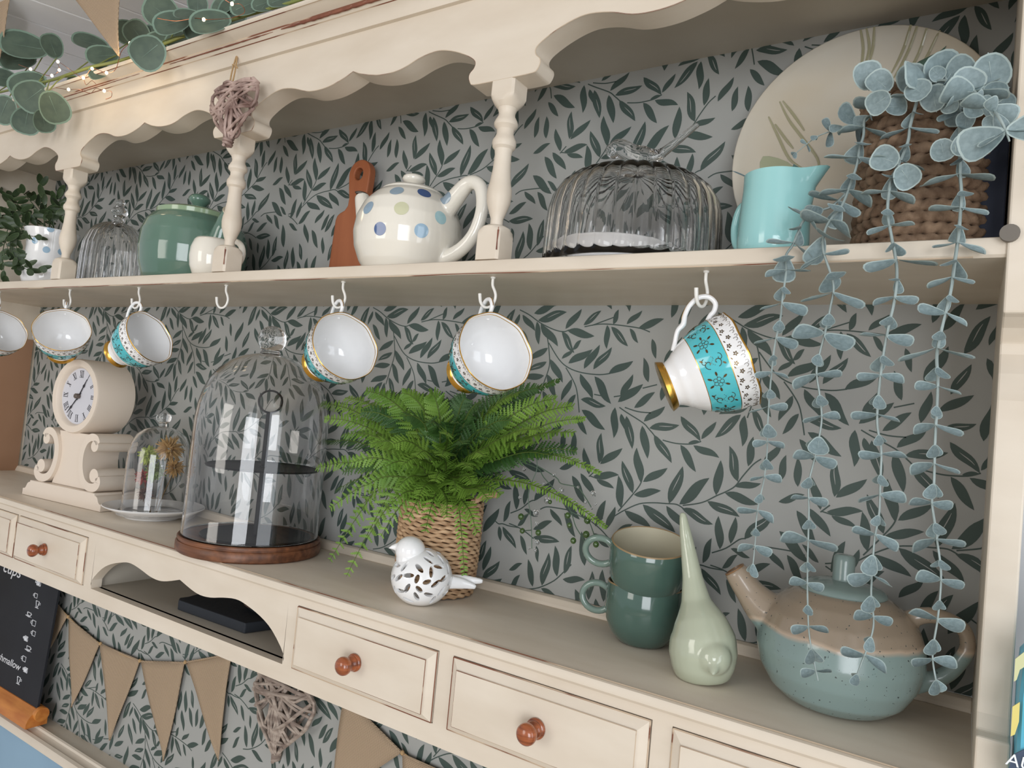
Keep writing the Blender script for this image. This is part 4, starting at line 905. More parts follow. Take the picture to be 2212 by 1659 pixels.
m = MB(); m.box((XL + .0005, .618, ZC), (XL + .0045, .792, .070)); kb = m.build('kraft_board', mat('kraft_card', rgb(170, 132, 104), .8, col2=rgb(158, 120, 92), nscale=4), None)
tag(kb, 'plain kraft brown board leaning against the left end panel behind the clock', 'board')

# ================================================================ wooden paddle board, pigeonhole slate, blue bag
TERR = mat('reddish_wood', rgb(164, 98, 62), .45, col2=rgb(150, 86, 54), nscale=5, stretch=(8, 8, 1))
o = thing('chopping_board', 'small reddish wooden paddle board standing behind the spotted teapot', 'board', (-.80, .775, ZST))
sh = [(-.852, .1624), (-.846, .276), (-.843, .283), (-.836, .2875), (-.828, .2905), (-.8225, .297), (-.8215, .308), (-.8245, .325), (-.8265, .342)]
top = [(-.8045 + .0222 * cos(a), .345 + .0222 * sin(a)) for a in [PI - q * PI / 12 for q in range(13)]]
sh2 = [(-.7830, .330), (-.7850, .310), (-.7830, .297), (-.776, .290), (-.760, .2875), (-.752, .283), (-.749, .276), (-.745, .1624)]
outl = sh + top + sh2
hole = [(-.806 + .0085 * cos(q * PI / 8), .345 + .0095 * sin(q * PI / 8)) for q in range(16)]
bm = bmesh.new()
def loop(pts): 
    vs = [bm.verts.new((x + .80, 0, z - ZST)) for x, z in pts]; return [bm.edges.new((vs[i], vs[(i + 1) % len(vs)])) for i in range(len(vs))]
ed = loop(outl) + loop(hole); bmesh.ops.triangle_fill(bm, use_beauty=True, edges=ed, use_dissolve=False)
ret = bmesh.ops.extrude_face_region(bm, geom=list(bm.faces)); bmesh.ops.translate(bm, vec=(0, .013, 0), verts=[g for g in ret['geom'] if isinstance(g, bmesh.types.BMVert)])
bmesh.ops.recalc_face_normals(bm, faces=bm.faces); me = bpy.data.meshes.new('paddle'); bm.to_mesh(me); bm.free(); me.materials.append(TERR)
c_ = bpy.data.objects.new('board', me); COL.objects.link(c_); c_.parent = o; bv = c_.modifiers.new('b', 'BEVEL'); bv.width = .002; bv.segments = 2; bv.limit_method = 'ANGLE'
o.location.y = .772; 

SLATE = mat('slate', rgb(38, 42, 48), .7, bump=.4, bscale=120)
ps = [atz(378, 1316, ZR1), atz(527, 1370, ZR1), atz(590, 1353, ZR1), atz(428, 1290, ZR1)]
o = thing('slate_tray', 'dark slate slab lying in the scalloped pigeonhole', 'slate', ps[0])
pp = [(ps[0].x + .006, ps[0].y), (ps[1].x, ps[1].y), (ps[2].x + .02, ps[2].y + .02), (ps[3].x + .03, ps[3].y + .05), (ps[3].x + .01, ps[3].y + .045), (ps[0].x - .002, ps[0].y + .02), (ps[0].x - .004, ps[0].y + .008)]
m = MB(); m.prism(pp, 'z', ZR1, ZR1 + .014); m.build('slab', SLATE, o, bevel=.0015)
cx = (ps[1] + ps[2]) / 2 + Vector((-.03, .055, 0)); o = thing('slate_tray', 'round dark tray with a thin brown rim behind the slate slab', 'tray', (cx.x, cx.y, ZR1 + .014))
m = MB(); m.lathe([(0, 0), (.040, 0), (.046, .006), (.0475, .0065), (.0465, .0075), (.041, .004), (0, .004)], (cx.x, cx.y, ZR1 + .014), n=48, mis=[0, 0, 1, 1, 1, 0]); m.build('dish', [SLATE, mat('brown_tray_rim', rgb(96, 72, 62), .6)], o, smooth=40)

SKY = mat('sky_blue_packaging', rgb(104, 196, 226), .35)
o = thing('paper_bag', 'sky blue printed packet half hidden beyond the right hand end panel', 'packet', (.10, .60, -.40))
q = [Vector((.0355, .592, -.128)), Vector((.0345, .590, -.150)), Vector((.0348, .588, -.200)), Vector((.0355, .588, -.40)), Vector((.16, .588, -.40)), Vector((.16, .590, -.10)), Vector((.055, .592, -.100))]
m = MB(); m.prism([(p.x + .0015, p.z) for p in q], 'y', .585, .640); bag = m.build('packet', SKY, o, bevel=.006)
def bagpatch(name, pts, col, dy):
    m = MB(); m.prism([(at(px, py, .585).x, at(px, py, .585).z) for px, py in pts], 'y', .585 - dy, .585 + .0005); return m.build(name, mat(name + '_ink', col, .4), bag)
bagpatch('yellow_print', [(2187, 1528), (2203, 1518), (2201, 1560), (2192, 1588), (2183, 1592)], rgb(222, 208, 122), .0004)
bagpatch('yellow_print', [(2193, 1425), (2212, 1410), (2216, 1440), (2203, 1448), (2196, 1470), (2190, 1474)], rgb(206, 208, 160), .0004)
bagpatch('badge', [(2184, 1640), (2192, 1630), (2204, 1624), (2230, 1612), (2270, 1622), (2290, 1660), (2280, 1720), (2200, 1730), (2176, 1680)], rgb(58, 74, 98), .0006)
tm = text_mesh('AUT', .011, shear=.15); tm.materials.append(mat('white_ink', rgb(235, 238, 240), .4)); t_ = bpy.data.objects.new('lettering', tm); COL.objects.link(t_); t_.parent = bag
pt = at(2216, 1653, .5838); t_.location = pt - LOC[bag.name]; t_.rotation_euler = (PI / 2, 0, 0)
o = thing('side_cabinet', 'cream side cabinet under the blue packet, beyond the right end panel', 'cabinet', (.3, .7, -1.45))
m = MB(); m.box((.036, .50, -1.45), (.60, .80, -.42)); m.build('carcass', CREAM, o, bevel=.002); m = MB(); m.box((.0355, .49, -.42), (.61, .80, -.40)); m.build('top', CREAM, o, bevel=.003)

# ================================================================ chalkboard on the lower ledge
CHALK = mat('chalk', rgb(226, 228, 232), .9, col2=rgb(190, 192, 198), nscale=300)
BOARD = mat('blackboard', rgb(25, 28, 35), .7, col2=rgb(31, 34, 41), nscale=12)
PINE = mat('orange_pine', rgb(204, 132, 62), .4, col2=rgb(180, 106, 46), nscale=6, stretch=(2, 12, 12))
rb, rt = at(85, 1500, .762), at(95, 1270, .776)
xr = rb.x; zb = -.668; zt = -.36; wd = .34
o = thing('chalkboard', 'small chalkboard menu on an orange pine stand on the lower ledge', 'chalkboard', (xr - wd / 2, .765, ZLED))
def BP(x, z, off=0): t = (z - zb) / (zt - zb); return Vector((xr - wd + x, .7605 + .018 * t - off, z))
m = MB(); c8 = [BP(0, zb - .01), BP(wd, zb - .01), BP(wd, zt), BP(0, zt)]; m.add([tuple(p) for p in c8] + [tuple(p + Vector((0, .005, 0))) for p in c8], [(0, 1, 2, 3), (7, 6, 5, 4), (0, 4, 5, 1), (1, 5, 6, 2), (2, 6, 7, 3), (3, 7, 4, 0)]); brd = m.build('board', BOARD, o, bevel=.0006)
def icon(px, py, kind, s=1.0):
    c = at(px, py, .768); x0, z0 = c.x - (xr - wd), c.z; m = MB()
    def ln(pts, w_=.0009): m.tube([BP(x0 + a * s * 2.5, z0 + b * s, .0004) for a, b in pts], w_, n=4)
    if kind == 'mug': ln([(-.0035, .006), (-.003, -.006), (.003, -.006), (.0035, .006), (-.0035, .006)]); ln([(-.0035, .003), (-.006, .002), (-.006, -.002), (-.0032, -.003)])
    if kind == 'full':
        ln([(-.003, .005), (-.0028, -.005), (.0028, -.005), (.003, .005), (-.003, .005)], .0016); ln([(0, .004), (0, -.004)], .003); ln([(-.0035, .003), (-.006, .002), (-.006, -.001), (-.0032, -.002)], .0012)
    if kind == 'tall': ln([(-.0035, .009), (-.0015, -.006), (.0015, -.006), (.0035, .009), (-.0035, .009)]); ln([(-.0035, -.009), (.0035, -.009)]); ln([(0, -.006), (0, -.009)]); ln([(.0030, .006), (.006, .006), (.006, .002), (.0025, .001)])
    if kind == 'saucer': ln([(-.004, .005), (-.003, -.003), (.003, -.003), (.004, .005), (-.004, .005)]); ln([(.004, .004), (.006, .003), (.004, -.001)]); ln([(-.007, -.005), (0, -.0068), (.007, -.005), (0, -.0042), (-.007, -.005)])
    m.build('chalk_drawing', CHALK, brd)
for px, py, k_, s_ in [(78, 1261, 'full', .95), (73, 1288, 'mug', .7), (77, 1307, 'tall', .75), (61, 1328, 'saucer', .75), (72, 1347, 'mug', .85), (73, 1369, 'mug', .75), (58, 1380, 'full', .8), (64, 1401, 'saucer', .8), (56, 1423, 'mug', .8), (61, 1447, 'full', .8), (47, 1469, 'tall', .75)]: icon(px, py, k_, s_)
def chalk_text(txt, size, px, py, sx=1.0, rot=0):
    me = text_mesh(txt, size, shear=.25, bold=.0002); me.materials.append(CHALK); t_ = bpy.data.objects.new('chalk_lettering', me); COL.objects.link(t_); t_.parent = brd
    c = at(px, py, .768); x0 = c.x - (xr - wd); p = BP(x0, c.z, .0006); mnx = max(v.co.x for v in me.vertices)
    t_.location = p - LOC[brd.name] - Vector((mnx * sx, 0, 0)); t_.rotation_euler = (PI / 2 - .058, rot, 0); t_.scale = (sx, 1, 1)
chalk_text('cups', .036, 40, 1240, 1.25); chalk_text('marshmallow', .020, 50, 1443, 1.3)
m = MB(); bx0, bx1 = xr - wd - .03, xr + .008
prf = [(.7395, ZLED + .0058), (.7395, ZLED + .014), (.742, ZLED + .022), (.748, ZLED + .030), (.7555, ZLED + .034), (.7590, ZLED + .038), (.770, ZLED + .040), (.776, ZLED + .038), (.779, ZLED + .030), (.779, ZLED + .0058)]
n = len(prf); m.add([(bx0, a, b) for a, b in prf] + [(bx1, a, b) for a, b in prf], [(i, (i + 1) % n, n + (i + 1) % n, n + i) for i in range(n)] + [tuple(range(n - 1, -1, -1)), tuple(range(n, 2 * n))]); m.build('stand', PINE, o, smooth=30)
m = MB(); m.lathe([(0, 0), (.013, 0), (.014, .002), (.014, .010), (.013, .012), (0, .012)], (bx1 - .003, .764, ZLED + .030), n=24, M=Matrix.Rotation(PI / 2, 3, 'Y')); m.build('end_disc', PINE, o, smooth=40)

# ================================================================ bunting
TWINE = mat('jute_twine', rgb(178, 148, 108), .9)
def flag(m, a, b, c, Y, nx=9, nz=12, amp=.0012, seed=0):
    # cloth triangle with a little ripple and real thickness
    rr = random.Random(seed); ph = rr.uniform(0, 6); vs = []; fs = []
    for i in range(nz + 1):
        t = i / nz
        for j in range(nx + 1):
            u_ = j / nx; top = a.lerp(b, u_); p = top.lerp(c, t); w_ = amp * (sin(u_ * 5 + ph) * .8 + sin(t * 6 + ph + u_ * 2)) + rr.uniform(-1, 1) * .0001
            vs.append((p.x, Y(p) + w_, p.z))
    for i in range(nz):
        for j in range(nx): fs.append((i * (nx + 1) + j, (i + 1) * (nx + 1) + j, (i + 1) * (nx + 1) + j + 1, i * (nx + 1) + j + 1))
    m.add(vs, fs)
YBU = .7925
def bunting(label, flags, Yc, loc, cord, beads=(), group=None):
    o = thing('bunting', label, 'bunting', loc)
    for k, (a, b, c) in enumerate(flags):
        m = MB(); flag(m, at(*a, Yc), at(*b, Yc), at(*c, Yc), lambda p: Yc, seed=k + int(a[0])); fo = m.build('flag', BURLAP, o, solid=.0012, smooth=180)
        m = MB(); A, B_ = at(*a, Yc), at(*b, Yc); m.tube([A.lerp(B_, q / 10) + Vector((0, -.0002, -.001)) for q in range(11)], .0016, n=6); m.build('hem', BURLAP, fo)
    m = MB(); m.tube(spline([at(px, py, Yc) for px, py in cord], 6), .0009, n=6); m.build('cord', TWINE, o)
    for px, py in beads:
        m = MB(); p = at(px, py, Yc - .002); m.ell(p, .003, .003, .0035, 10, 8); m.build('knot', TWINE, o, smooth=180)
    return o
bunting('burlap bunting of five flags hanging under the pigeonhole', [((99, 1274), (146, 1332), (79, 1449)), ((147, 1334), (216, 1391), (154, 1529)), ((218, 1391), (302, 1427), (238, 1600)), ((303, 1428), (399, 1431), (353, 1645)), ((401, 1430), (500, 1412), (471, 1645))], YBU, at(300, 1430, YBU), [(70, 1225), (99, 1272), (147, 1332), (217, 1391), (302, 1427), (400, 1431), (500, 1411), (560, 1385), (620, 1350)], [(147, 1333), (217, 1391), (302, 1428), (400, 1431)])
bunting('burlap bunting flags to the right of the lower wicker heart, mostly behind the drawers', [((742, 1500), (869, 1626), (712, 1730)), ((868, 1628), (985, 1680), (880, 1800))], YBU, at(800, 1600, YBU), [(690, 1440), (742, 1499), (869, 1626), (985, 1680), (1100, 1710)], [(869, 1627)])
bunting('burlap bunting flags hanging above the garland at the top left', [((-90, -60), (28, -30), (-4, 140)), ((124, -50), (259, -50), (257, 122))], .548, at(120, -45, .548), [(-180, -50), (-90, -60), (28, -33), (124, -50), (259, -52), (380, -75)])

# ================================================================ wicker hearts
WICK = [mat('grey_willow', rgb(176, 162, 150), .7, col2=rgb(128, 112, 102), nscale=40, stretch=(1, 1, 3)), mat('washed_willow', rgb(188, 164, 154), .5, col2=rgb(112, 86, 78), nscale=40)]
def heart_r(a):
    # outline radius of a heart by angle, 0 = right, PI/2 = up
    x = 16 * sin(a) ** 3; y = 13 * cos(a) - 5 * cos(2 * a) - 2 * cos(3 * a) - cos(4 * a); return x / 17, y / 17
def wicker_heart(label, c, W, Hh, Dp, mt, n, seed, lean=0):
    o = thing('wicker_heart', label, 'heart', c); rr = random.Random(seed)
    def P(a, k, d): x, y = heart_r(a); yy = (y + .12) * Hh / 1.78; return c + Vector((x * W / 1.9 * k + lean * y * .01, d, yy * k))
    core = MB()
    for q in range(n):
        a0 = rr.uniform(0, 2 * PI); a1 = a0 + rr.uniform(1.2, 3.9); sd = -1 if q % 4 else 1
        p0, p1 = P(a0, .97, 0), P(a1, .97, 0); mid = (p0 + p1) / 2 + Vector((rr.uniform(-1, 1) * W * .06, 0, rr.uniform(-1, 1) * Hh * .05)); mid.y = c.y + sd * Dp * rr.uniform(.45, 1.0)
        pts = spline([p0 + Vector((0, rr.uniform(-.3, .3) * Dp, 0)), p0.lerp(mid, .45) + Vector((0, sd * Dp * .30, 0)), mid, p1.lerp(mid, .45) + Vector((0, sd * Dp * .30, 0)), p1 + Vector((0, rr.uniform(-.3, .3) * Dp, 0))], 3)
        m = MB(); m.tube(pts, W * rr.uniform(.014, .023), n=6); m.build('twig', mt, o, smooth=60)
    for q in range(10):
        a0 = q * PI / 5; pts = [P(a0 + k * .16, .98 + rr.uniform(-.03, .03), rr.uniform(-.35, .35) * Dp) for k in range(5)]; m = MB(); m.tube(pts, W * .024, n=6); m.build('twig', mt, o, smooth=60)
    m = MB(); tip = P(PI, 1.0, 0)
    m.tube([tip + Vector((.006 * cos(q * .9) * (1 - q / 34), .006 * sin(q * .9), .010 - q * .0006)) for q in range(20)], W * .022, n=6); m.build('tip_binding', mt, o, smooth=60)
    return o, P
ch = at(503, 243, .592); o, P = wicker_heart('pinkish washed wicker heart hanging by twine from the fascia', ch,   .104, .092, .0085, WICK[1], 42, 5, lean=.35)
pa, pb_ = at(495, 193, .590), at(512, 120, .605)
m = MB(); m.tube(spline([pa, pa.lerp(pb_, .5) + Vector((-.003, 0, 0)), pb_, pa.lerp(pb_, .5) + Vector((.004, 0, 0)), pa + Vector((.004, 0, .001))], 5), .0011, n=6); m.tube([at(506, 141, .597) + Vector((x, 0, z)) for x, z in [(-.004, .001), (0, 0), (.005, -.003), (.008, -.006)]], .0011, n=6); m.build('twine_loop', TWINE, o)
ch = at(606, 1548, .782); wicker_heart('grey wicker heart hanging against the wallpaper below the drawers', ch, .137, .132, .012, WICK[0], 42, 8)

# ================================================================ plants
prn = random.Random(21)
STRAW = mat('seagrass', rgb(206, 174, 138), .75, col2=rgb(158, 124, 92), nscale=70, stretch=(1, 1, 3), bump=.3, bscale=300)
def leafmat(name, a, b, r=.5): return mat(name, a, r, col2=b, nscale=14)
FERN_A = leafmat('fern_green', rgb(120, 154, 60), rgb(94, 132, 48)); FERN_B = leafmat('fern_dark_green', rgb(70, 106, 48), rgb(52, 86, 42)); FSTEM = mat('fern_stem', rgb(84, 104, 44), .5)
BXc, BYc = -.5555, .7325; TOPZ = -.112
PF = thing('potted_fern', 'bright green artificial fern in a woven seagrass basket on the counter', 'plant', (BXc, BYc, ZC))
NR = 22
for i in range(NR):
    z0 = ZC + .0008 + i * (TOPZ - ZC) / NR; hh = (TOPZ - ZC) / NR; R_ = .0462 + .0040 * sin(PI * min(1, (i + 2) / 20) * .62); N = 150; m = MB(); vs = []; ph = (i % 2) * PI / 2 + i * .35
    for j in range(N):
        t = 2 * PI * j / N; bul = abs(sin(11 * t + ph)) ** .7; cz = z0 + hh / 2 + .0006 * sin(22 * t + ph * 2)
        for q in range(8):
            a = 2 * PI * q / 8; vs.append((BXc + (R_ + .0007 + .0021 * bul * cos(a) + .0005 * cos(a)) * cos(t), BYc + (R_ + .0007 + .0021 * bul * cos(a) + .0005 * cos(a)) * sin(t), cz + hh * (.30 + .26 * bul) * sin(a)))
    m.add(vs, [(j * 8 + q, j * 8 + (q + 1) % 8, ((j + 1) % N) * 8 + (q + 1) % 8, ((j + 1) % N) * 8 + q) for j in range(N) for q in range(8)])
    m.build('woven_row', STRAW, PF, smooth=70)
m = MB(); m.lathe([(0, ZC + .0005), (.0455, ZC + .0005), (.0470, TOPZ - .004), (.0440, TOPZ - .004), (0, TOPZ - .008)], (BXc, BYc, 0), n=40); m.build('basket_lining', mat('dark_soil', rgb(52, 40, 30), .9), PF)
def rope(a, b, sag, r, name, mt, par, n=30, tw=9):
    a, b = Vector(a), Vector(b)
    for k in range(2):
        pts = []
        for i in range(n + 1):
            t = i / n; p = a.lerp(b, t) + Vector((0, 0, sag * 4 * t * (1 - t))); an = tw * 2 * PI * t + k * PI; pts.append(p + Vector((cos(an) * .5, cos(an) * .3, sin(an))) * r * .75)
        m = MB(); m.tube(pts, r, n=6); m.build(name, mt, par, smooth=60)
rope((BXc + .046, BYc - .012, TOPZ - .002), (BXc + .076, BYc + .006, TOPZ + .016), .004, .0028, 'basket_handle', STRAW, PF, tw=4)
def frond(tip, mid, width, npairs, mt, sub=True, start=None, seed=0):
    rr = random.Random(seed); a = start or Vector((BXc + rr.uniform(-.02, .02), BYc + rr.uniform(-.02, .01), TOPZ - .004))
    sp = spline([a, a.lerp(mid, .55) + Vector((0, 0, .012)), mid, mid.lerp(tip, .55) + Vector((0, 0, .006)), tip], 6); L = len(sp)
    m = MB(); m.tube(sp, lerp_list([.0013, .0011, .0009, .0006, .0003], L), n=5, mi=1)
    face = (-Vector(mid)).normalized(); face = (face + Vector((rr.uniform(-.5, .5), 0, rr.uniform(.2, 1.1)))).normalized()
    for k in range(npairs):
        t = .14 + .86 * (k + .5) / npairs; f_ = t * (L - 1); i = min(int(f_), L - 2); p = sp[i].lerp(sp[i + 1], f_ - i); tg = (sp[i + 1] - sp[i]).normalized()
        side = tg.cross(face).normalized(); nn = side.cross(tg).normalized(); u_ = (t - .14) / .86
        ln = width * (min(1, .40 + u_ * 2.2)) * (1 - u_) ** .6 + .0030
        for s_ in (-1, 1):
            d_ = (side * s_ * .86 + tg * .5).normalized(); d_ = (d_ + nn * rr.uniform(-.35, .15)).normalized(); e_ = d_.cross(nn).normalized(); p2 = p + tg * rr.uniform(-.0008, .0008)
            if not sub:
                w_ = max(.0012, ln * .13); m.add([p2, p2 + d_ * ln * .3 + e_ * w_, p2 + d_ * ln * .75 + e_ * w_ * .8, p2 + d_ * ln + nn * -.0006, p2 + d_ * ln * .75 - e_ * w_ * .8, p2 + d_ * ln * .3 - e_ * w_], [(0, 1, 2, 3, 4, 5)])
                continue
            K = max(4, int(ln / .0024)); cen, up_, dn_ = [], [], []
            for q in range(2 * K + 1):
                v_ = q / (2 * K); w_ = (ln * .21 * (1 - v_) ** .55 + .0006) * (1 if q % 2 else .38); c_ = p2 + d_ * ln * v_ + nn * (-.10 * ln * v_ * v_); sh_ = d_ * (ln / K * .35 if q % 2 else 0)
                cen.append(c_); up_.append(c_ + e_ * w_ + sh_ - nn * w_ * .25); dn_.append(c_ - e_ * w_ + sh_ - nn * w_ * .25)
            Q = 2 * K + 1; m.add(cen + up_ + dn_, [(q, q + 1, Q + q + 1, Q + q) for q in range(Q - 1)] + [(q, 2 * Q + q, 2 * Q + q + 1, q + 1) for q in range(Q - 1)])
    return m.build('frond', [mt, FSTEM], PF)
FR = [  # tip pixel, depth of the tip, arch (mid lift), leaflet width, dark?
 (692, 872, .74, .05, .016, 0), (700, 905, .70, .045, .016, 0), (682, 1012, .70, .035, .016, 0), (705, 955, .76, .04, .015, 1), (712, 1100, .68, .03, .015, 0), (712, 1212, .69, .035, .015, 0), (748, 1246, .66, .03, .015, 0), (792, 1165, .66, .025, .014, 0), (765, 1110, .70, .03, .015, 0),
 (725, 1060, .73, .03, .016, 1), (822, 1160, .65, .015, .013, 0), (845, 1090, .64, .02, .015, 0), (760, 1000, .66, .035, .017, 0), (740, 940, .69, .045, .017, 0), (745, 860, .72, .055, .017, 0), (790, 845, .70, .06, .018, 0), (830, 850, .74, .065, .018, 1), (868, 850, .70, .065, .018, 0),
 (905, 855, .76, .06, .018, 1), (930, 850, .70, .06, .018, 0), (960, 862, .77, .06, .018, 1), (1005, 862, .74, .06, .018, 1), (1040, 870, .71, .06, .018, 1), (1085, 862, .76, .055, .017, 1), (1120, 850, .72, .055, .016, 0), (1160, 838, .74, .06, .016, 1), (1208, 822, .75, .05, .010, 1), (1200, 862, .70, .05, .014, 0), (1238, 878, .74, .045, .014, 0),
 (1262, 905, .73, .04, .011, 0), (1296, 1022, .745, .065, .009, 0), (1310, 1140, .75, .055, .008, 0), (1240, 935, .71, .04, .014, 0), (1245, 975, .75, .035, .014, 1), (1190, 985, .72, .035, .015, 1), (1150, 960, .69, .04, .016, 0), (1115, 1000, .75, .03, .014, 1), (1175, 930, .68, .045, .015, 0),
 (918, 1150, .655, .02, .014, 0), (965, 1118, .64, .015, .014, 0), (1030, 1152, .66, .015, .013, 0), (1055, 1080, .66, .02, .015, 0), (1082, 1070, .69, .02, .013, 0), (1003, 1242, .672, .012, .011, 0), (880, 1125, .65, .02, .014, 0), (862, 1050, .63, .03, .016, 0), (905, 1070, .625, .025, .016, 0), (940, 1040, .62, .03, .016, 0),
 (985, 1060, .625, .025, .016, 0), (1020, 1045, .64, .025, .016, 0), (830, 1010, .64, .035, .016, 0), (800, 960, .65, .045, .017, 0), (850, 960, .64, .045, .017, 0), (900, 985, .62, .04, .017, 0), (955, 985, .62, .04, .017, 0), (1000, 960, .64, .045, .017, 1), (1045, 985, .65, .035, .016, 0), (870, 900, .66, .06, .018, 1), (930, 915, .66, .06, .018, 1), (990, 915, .68, .06, .018, 1),
 (1060, 930, .67, .05, .017, 1), (1100, 910, .70, .05, .017, 1), (780, 890, .69, .055, .017, 1), (820, 900, .70, .055, .018, 1), (1010, 1010, .63, .03, .015, 0), (965, 940, .63, .05, .016, 0), (740, 1020, .70, .04, .016, 1), (790, 1050, .66, .03, .016, 0), (870, 1005, .63, .04, .016, 0)]
for k, (px, py, Y, lift, wd_, dk) in enumerate(FR):
    tip = at(px, py, Y); a = Vector((BXc, BYc, TOPZ)); mid = a.lerp(tip, .52); mid.z = max(a.z, mid.z) + lift * .62; mid.y = min(mid.y, .775); ln_ = (tip - a).length
    frond(tip, mid, wd_ * (1.25 if wd_ > .0125 else 1.05), (max(9, int(ln_ / .0068)) if wd_ > .0125 else int(ln_ / .0042)), FERN_B if dk else FERN_A, sub=wd_ > .0125, seed=k)
for k in range(16):
    px, py = prn.uniform(880, 1080), prn.uniform(900, 1075); tip = at(px, py, prn.uniform(.70, .77)); a = Vector((BXc, BYc, TOPZ)); mid = a.lerp(tip, .5) + Vector((0, 0, .02)); frond(tip, mid, .018, 12, FERN_B, seed=100 + k)
# clear and green beads on wires
GBEAD = mat('green_glass_bead', rgb(104, 136, 78), .08, trans=.75, coat=.5); WIREG = mat('bead_wire', rgb(88, 108, 92), .4)
C3 = lambda x, y: (920 + x / 3.77, 820 + y / 3.77)
stems = [[(700, 640), (800, 590), (885, 600), (905, 720), (870, 820), (840, 900), (835, 1000), (850, 1090), (860, 1240), (862, 1380)], [(700, 650), (900, 720), (960, 800), (1040, 890), (1105, 970), (1180, 1080), (1220, 1200), (1280, 1300), (1330, 1420)], [(900, 700), (1060, 800), (1100, 850), (1230, 880), (1290, 950), (1350, 1050)], [(1180, 1080), (1315, 1150), (1360, 1240), (1390, 1330)], [(850, 1090), (780, 1120)], [(860, 1230), (785, 1235)]]
for s_ in stems: m = MB(); m.tube(spline([at(*C3(*p), .755 if i else .745) for i, p in enumerate(s_)], 4), .0006, n=4); m.build('bead_stem', WIREG, PF)
for x, y, r_, g in [(885, 600, 5, 0), (800, 735, 4, 0), (785, 830, 4, 0), (913, 915, 5, 0), (765, 965, 4, 0), (775, 1120, 7.5, 1), (895, 1090, 7, 0), (900, 1180, 4.5, 0), (785, 1235, 6.5, 1), (915, 1250, 7, 1), (905, 1330, 6, 0), (840, 1378, 3, 0), (890, 1395, 4, 0), (985, 990, 7, 0), (1155, 1110, 7, 1), (1170, 1190, 6, 1), (1215, 1005, 5, 0), (1315, 1150, 8, 1), (1305, 1265, 8, 1), (1200, 1315, 7, 1), (1385, 1345, 7, 1), (1360, 930, 6, 0), (1105, 905, 6, 0), (1300, 1000, 4, 0), (1380, 1018, 3, 0), (1350, 1052, 3, 0), (1040, 780, 4, 0), (1010, 1000, 5, 1), (960, 850, 4, 0), (1240, 880, 3, 0)]:
    p = at(*C3(x, y), .752); m = MB(); m.ell(p, r_ * .0005, r_ * .0005, r_ * .00054, 12, 8); m.build('bead', GBEAD if g else GLASS, PF, smooth=180)

# ---- rope basket with trailing eucalyptus
ROPE = mat('jute_rope', rgb(144, 120, 98), .9, col2=rgb(104, 82, 64), nscale=90, bump=.5, bscale=500)
RXc, RYc, RR = -.0450, .6830, .0480; RT = .300
EU = thing('trailing_eucalyptus', 'blue green artificial eucalyptus trailing from a brown rope basket over the shelf edge', 'plant', (RXc, RYc, ZST))
NC = 15
for i in range(NC):
    z = ZST + (i + .5) * (RT - ZST) / NC; N = 204; Q_ = 12; vs = []; m = MB(); rho = (RT - ZST) / NC * .56; sg = 1 if i % 2 else -1
    for j in range(N):
        t = 2 * PI * j / N
        for q in range(Q_):
            a = 2 * PI * q / Q_; r_ = rho * (1 + .20 * cos(2 * a - sg * 34 * t)); vs.append((RXc + (RR + r_ * cos(a)) * cos(t), RYc + (RR + r_ * cos(a)) * sin(t), z + r_ * sin(a)))
    m.add(vs, [(j * Q_ + q, j * Q_ + (q + 1) % Q_, ((j + 1) % N) * Q_ + (q + 1) % Q_, ((j + 1) % N) * Q_ + q) for j in range(N) for q in range(Q_)]); m.build('rope_coil', ROPE, EU, smooth=70)
m = MB(); m.lathe([(0, ZST + .0005), (RR, ZST + .0005), (RR, RT - .008), (0, RT - .010)], (RXc, RYc, 0), n=36); m.build('basket_lining', MATS['dark_soil'], EU)
EUM = mat('eucalyptus_leaf', rgb(136, 154, 157), .55, col2=rgb(118, 136, 138), nscale=6); EUR = mat('eucalyptus_rim', rgb(166, 182, 180), .55); EUS = mat('eucalyptus_stem', rgb(150, 164, 162), .5)
def leaf_mesh(name, wd, cup, mats, sharp=0, N=18, vein=True, taper=True):
    # leaf lying in x (length) / y, base at the origin, unit length; pale outer rim
    m = MB(); vs = []
    def O(t, k):
        a = PI - t; x = .5 + .5 * cos(a); w_ = wd * abs(sin(a)) ** (.8 + sharp) * (1.15 - .3 * (1 - x) - (.35 * x if sharp else 0)); w_ *= (.62 + .62 * x) if not sharp and taper else 1; y = w_ if t < PI else -w_
        return x, y
    for k in (1.0, .90, .5):
        for j in range(N):
            t = 2 * PI * j / N; x, y = O(t, k); x = .5 + (x - .5) * k; y *= k; vs.append((x, y, cup * (y * y * 2.2 + (x - .5) ** 2 * .6) + (.004 if k == 1 else 0)))
    vs.append((.5, 0, 0)); c_ = len(vs) - 1; fs = []; mi = []
    for r_ in range(2):
        for j in range(N): fs.append((r_ * N + j, r_ * N + (j + 1) % N, (r_ + 1) * N + (j + 1) % N, (r_ + 1) * N + j)); mi.append(1 if r_ == 0 else 0)
    for j in range(N): fs.append((2 * N + j, 2 * N + (j + 1) % N, c_)); mi.append(0)
    me = bpy.data.meshes.new(name)
    if vein:
        b_ = len(vs); vs += [(-.02, .012, .006), (-.02, -.012, .006), (.78, 0, .016 + cup * .05)]; fs.append((b_, b_ + 1, b_ + 2)); mi.append(1)
    me.from_pydata(vs, [], fs)
    for q in mats: me.materials.append(q)
    me.polygons.foreach_set('material_index', mi); me.polygons.foreach_set('use_smooth', [True] * len(fs)); return me
EROUND = leaf_mesh('leaf', .47, .22, [EUM, EUR], taper=False)
EL = [leaf_mesh('leaf', .42, .25, [EUM, EUR]), leaf_mesh('leaf', .36, .35, [EUM, EUR]), leaf_mesh('leaf', .30, .30, [EUM, EUR])]
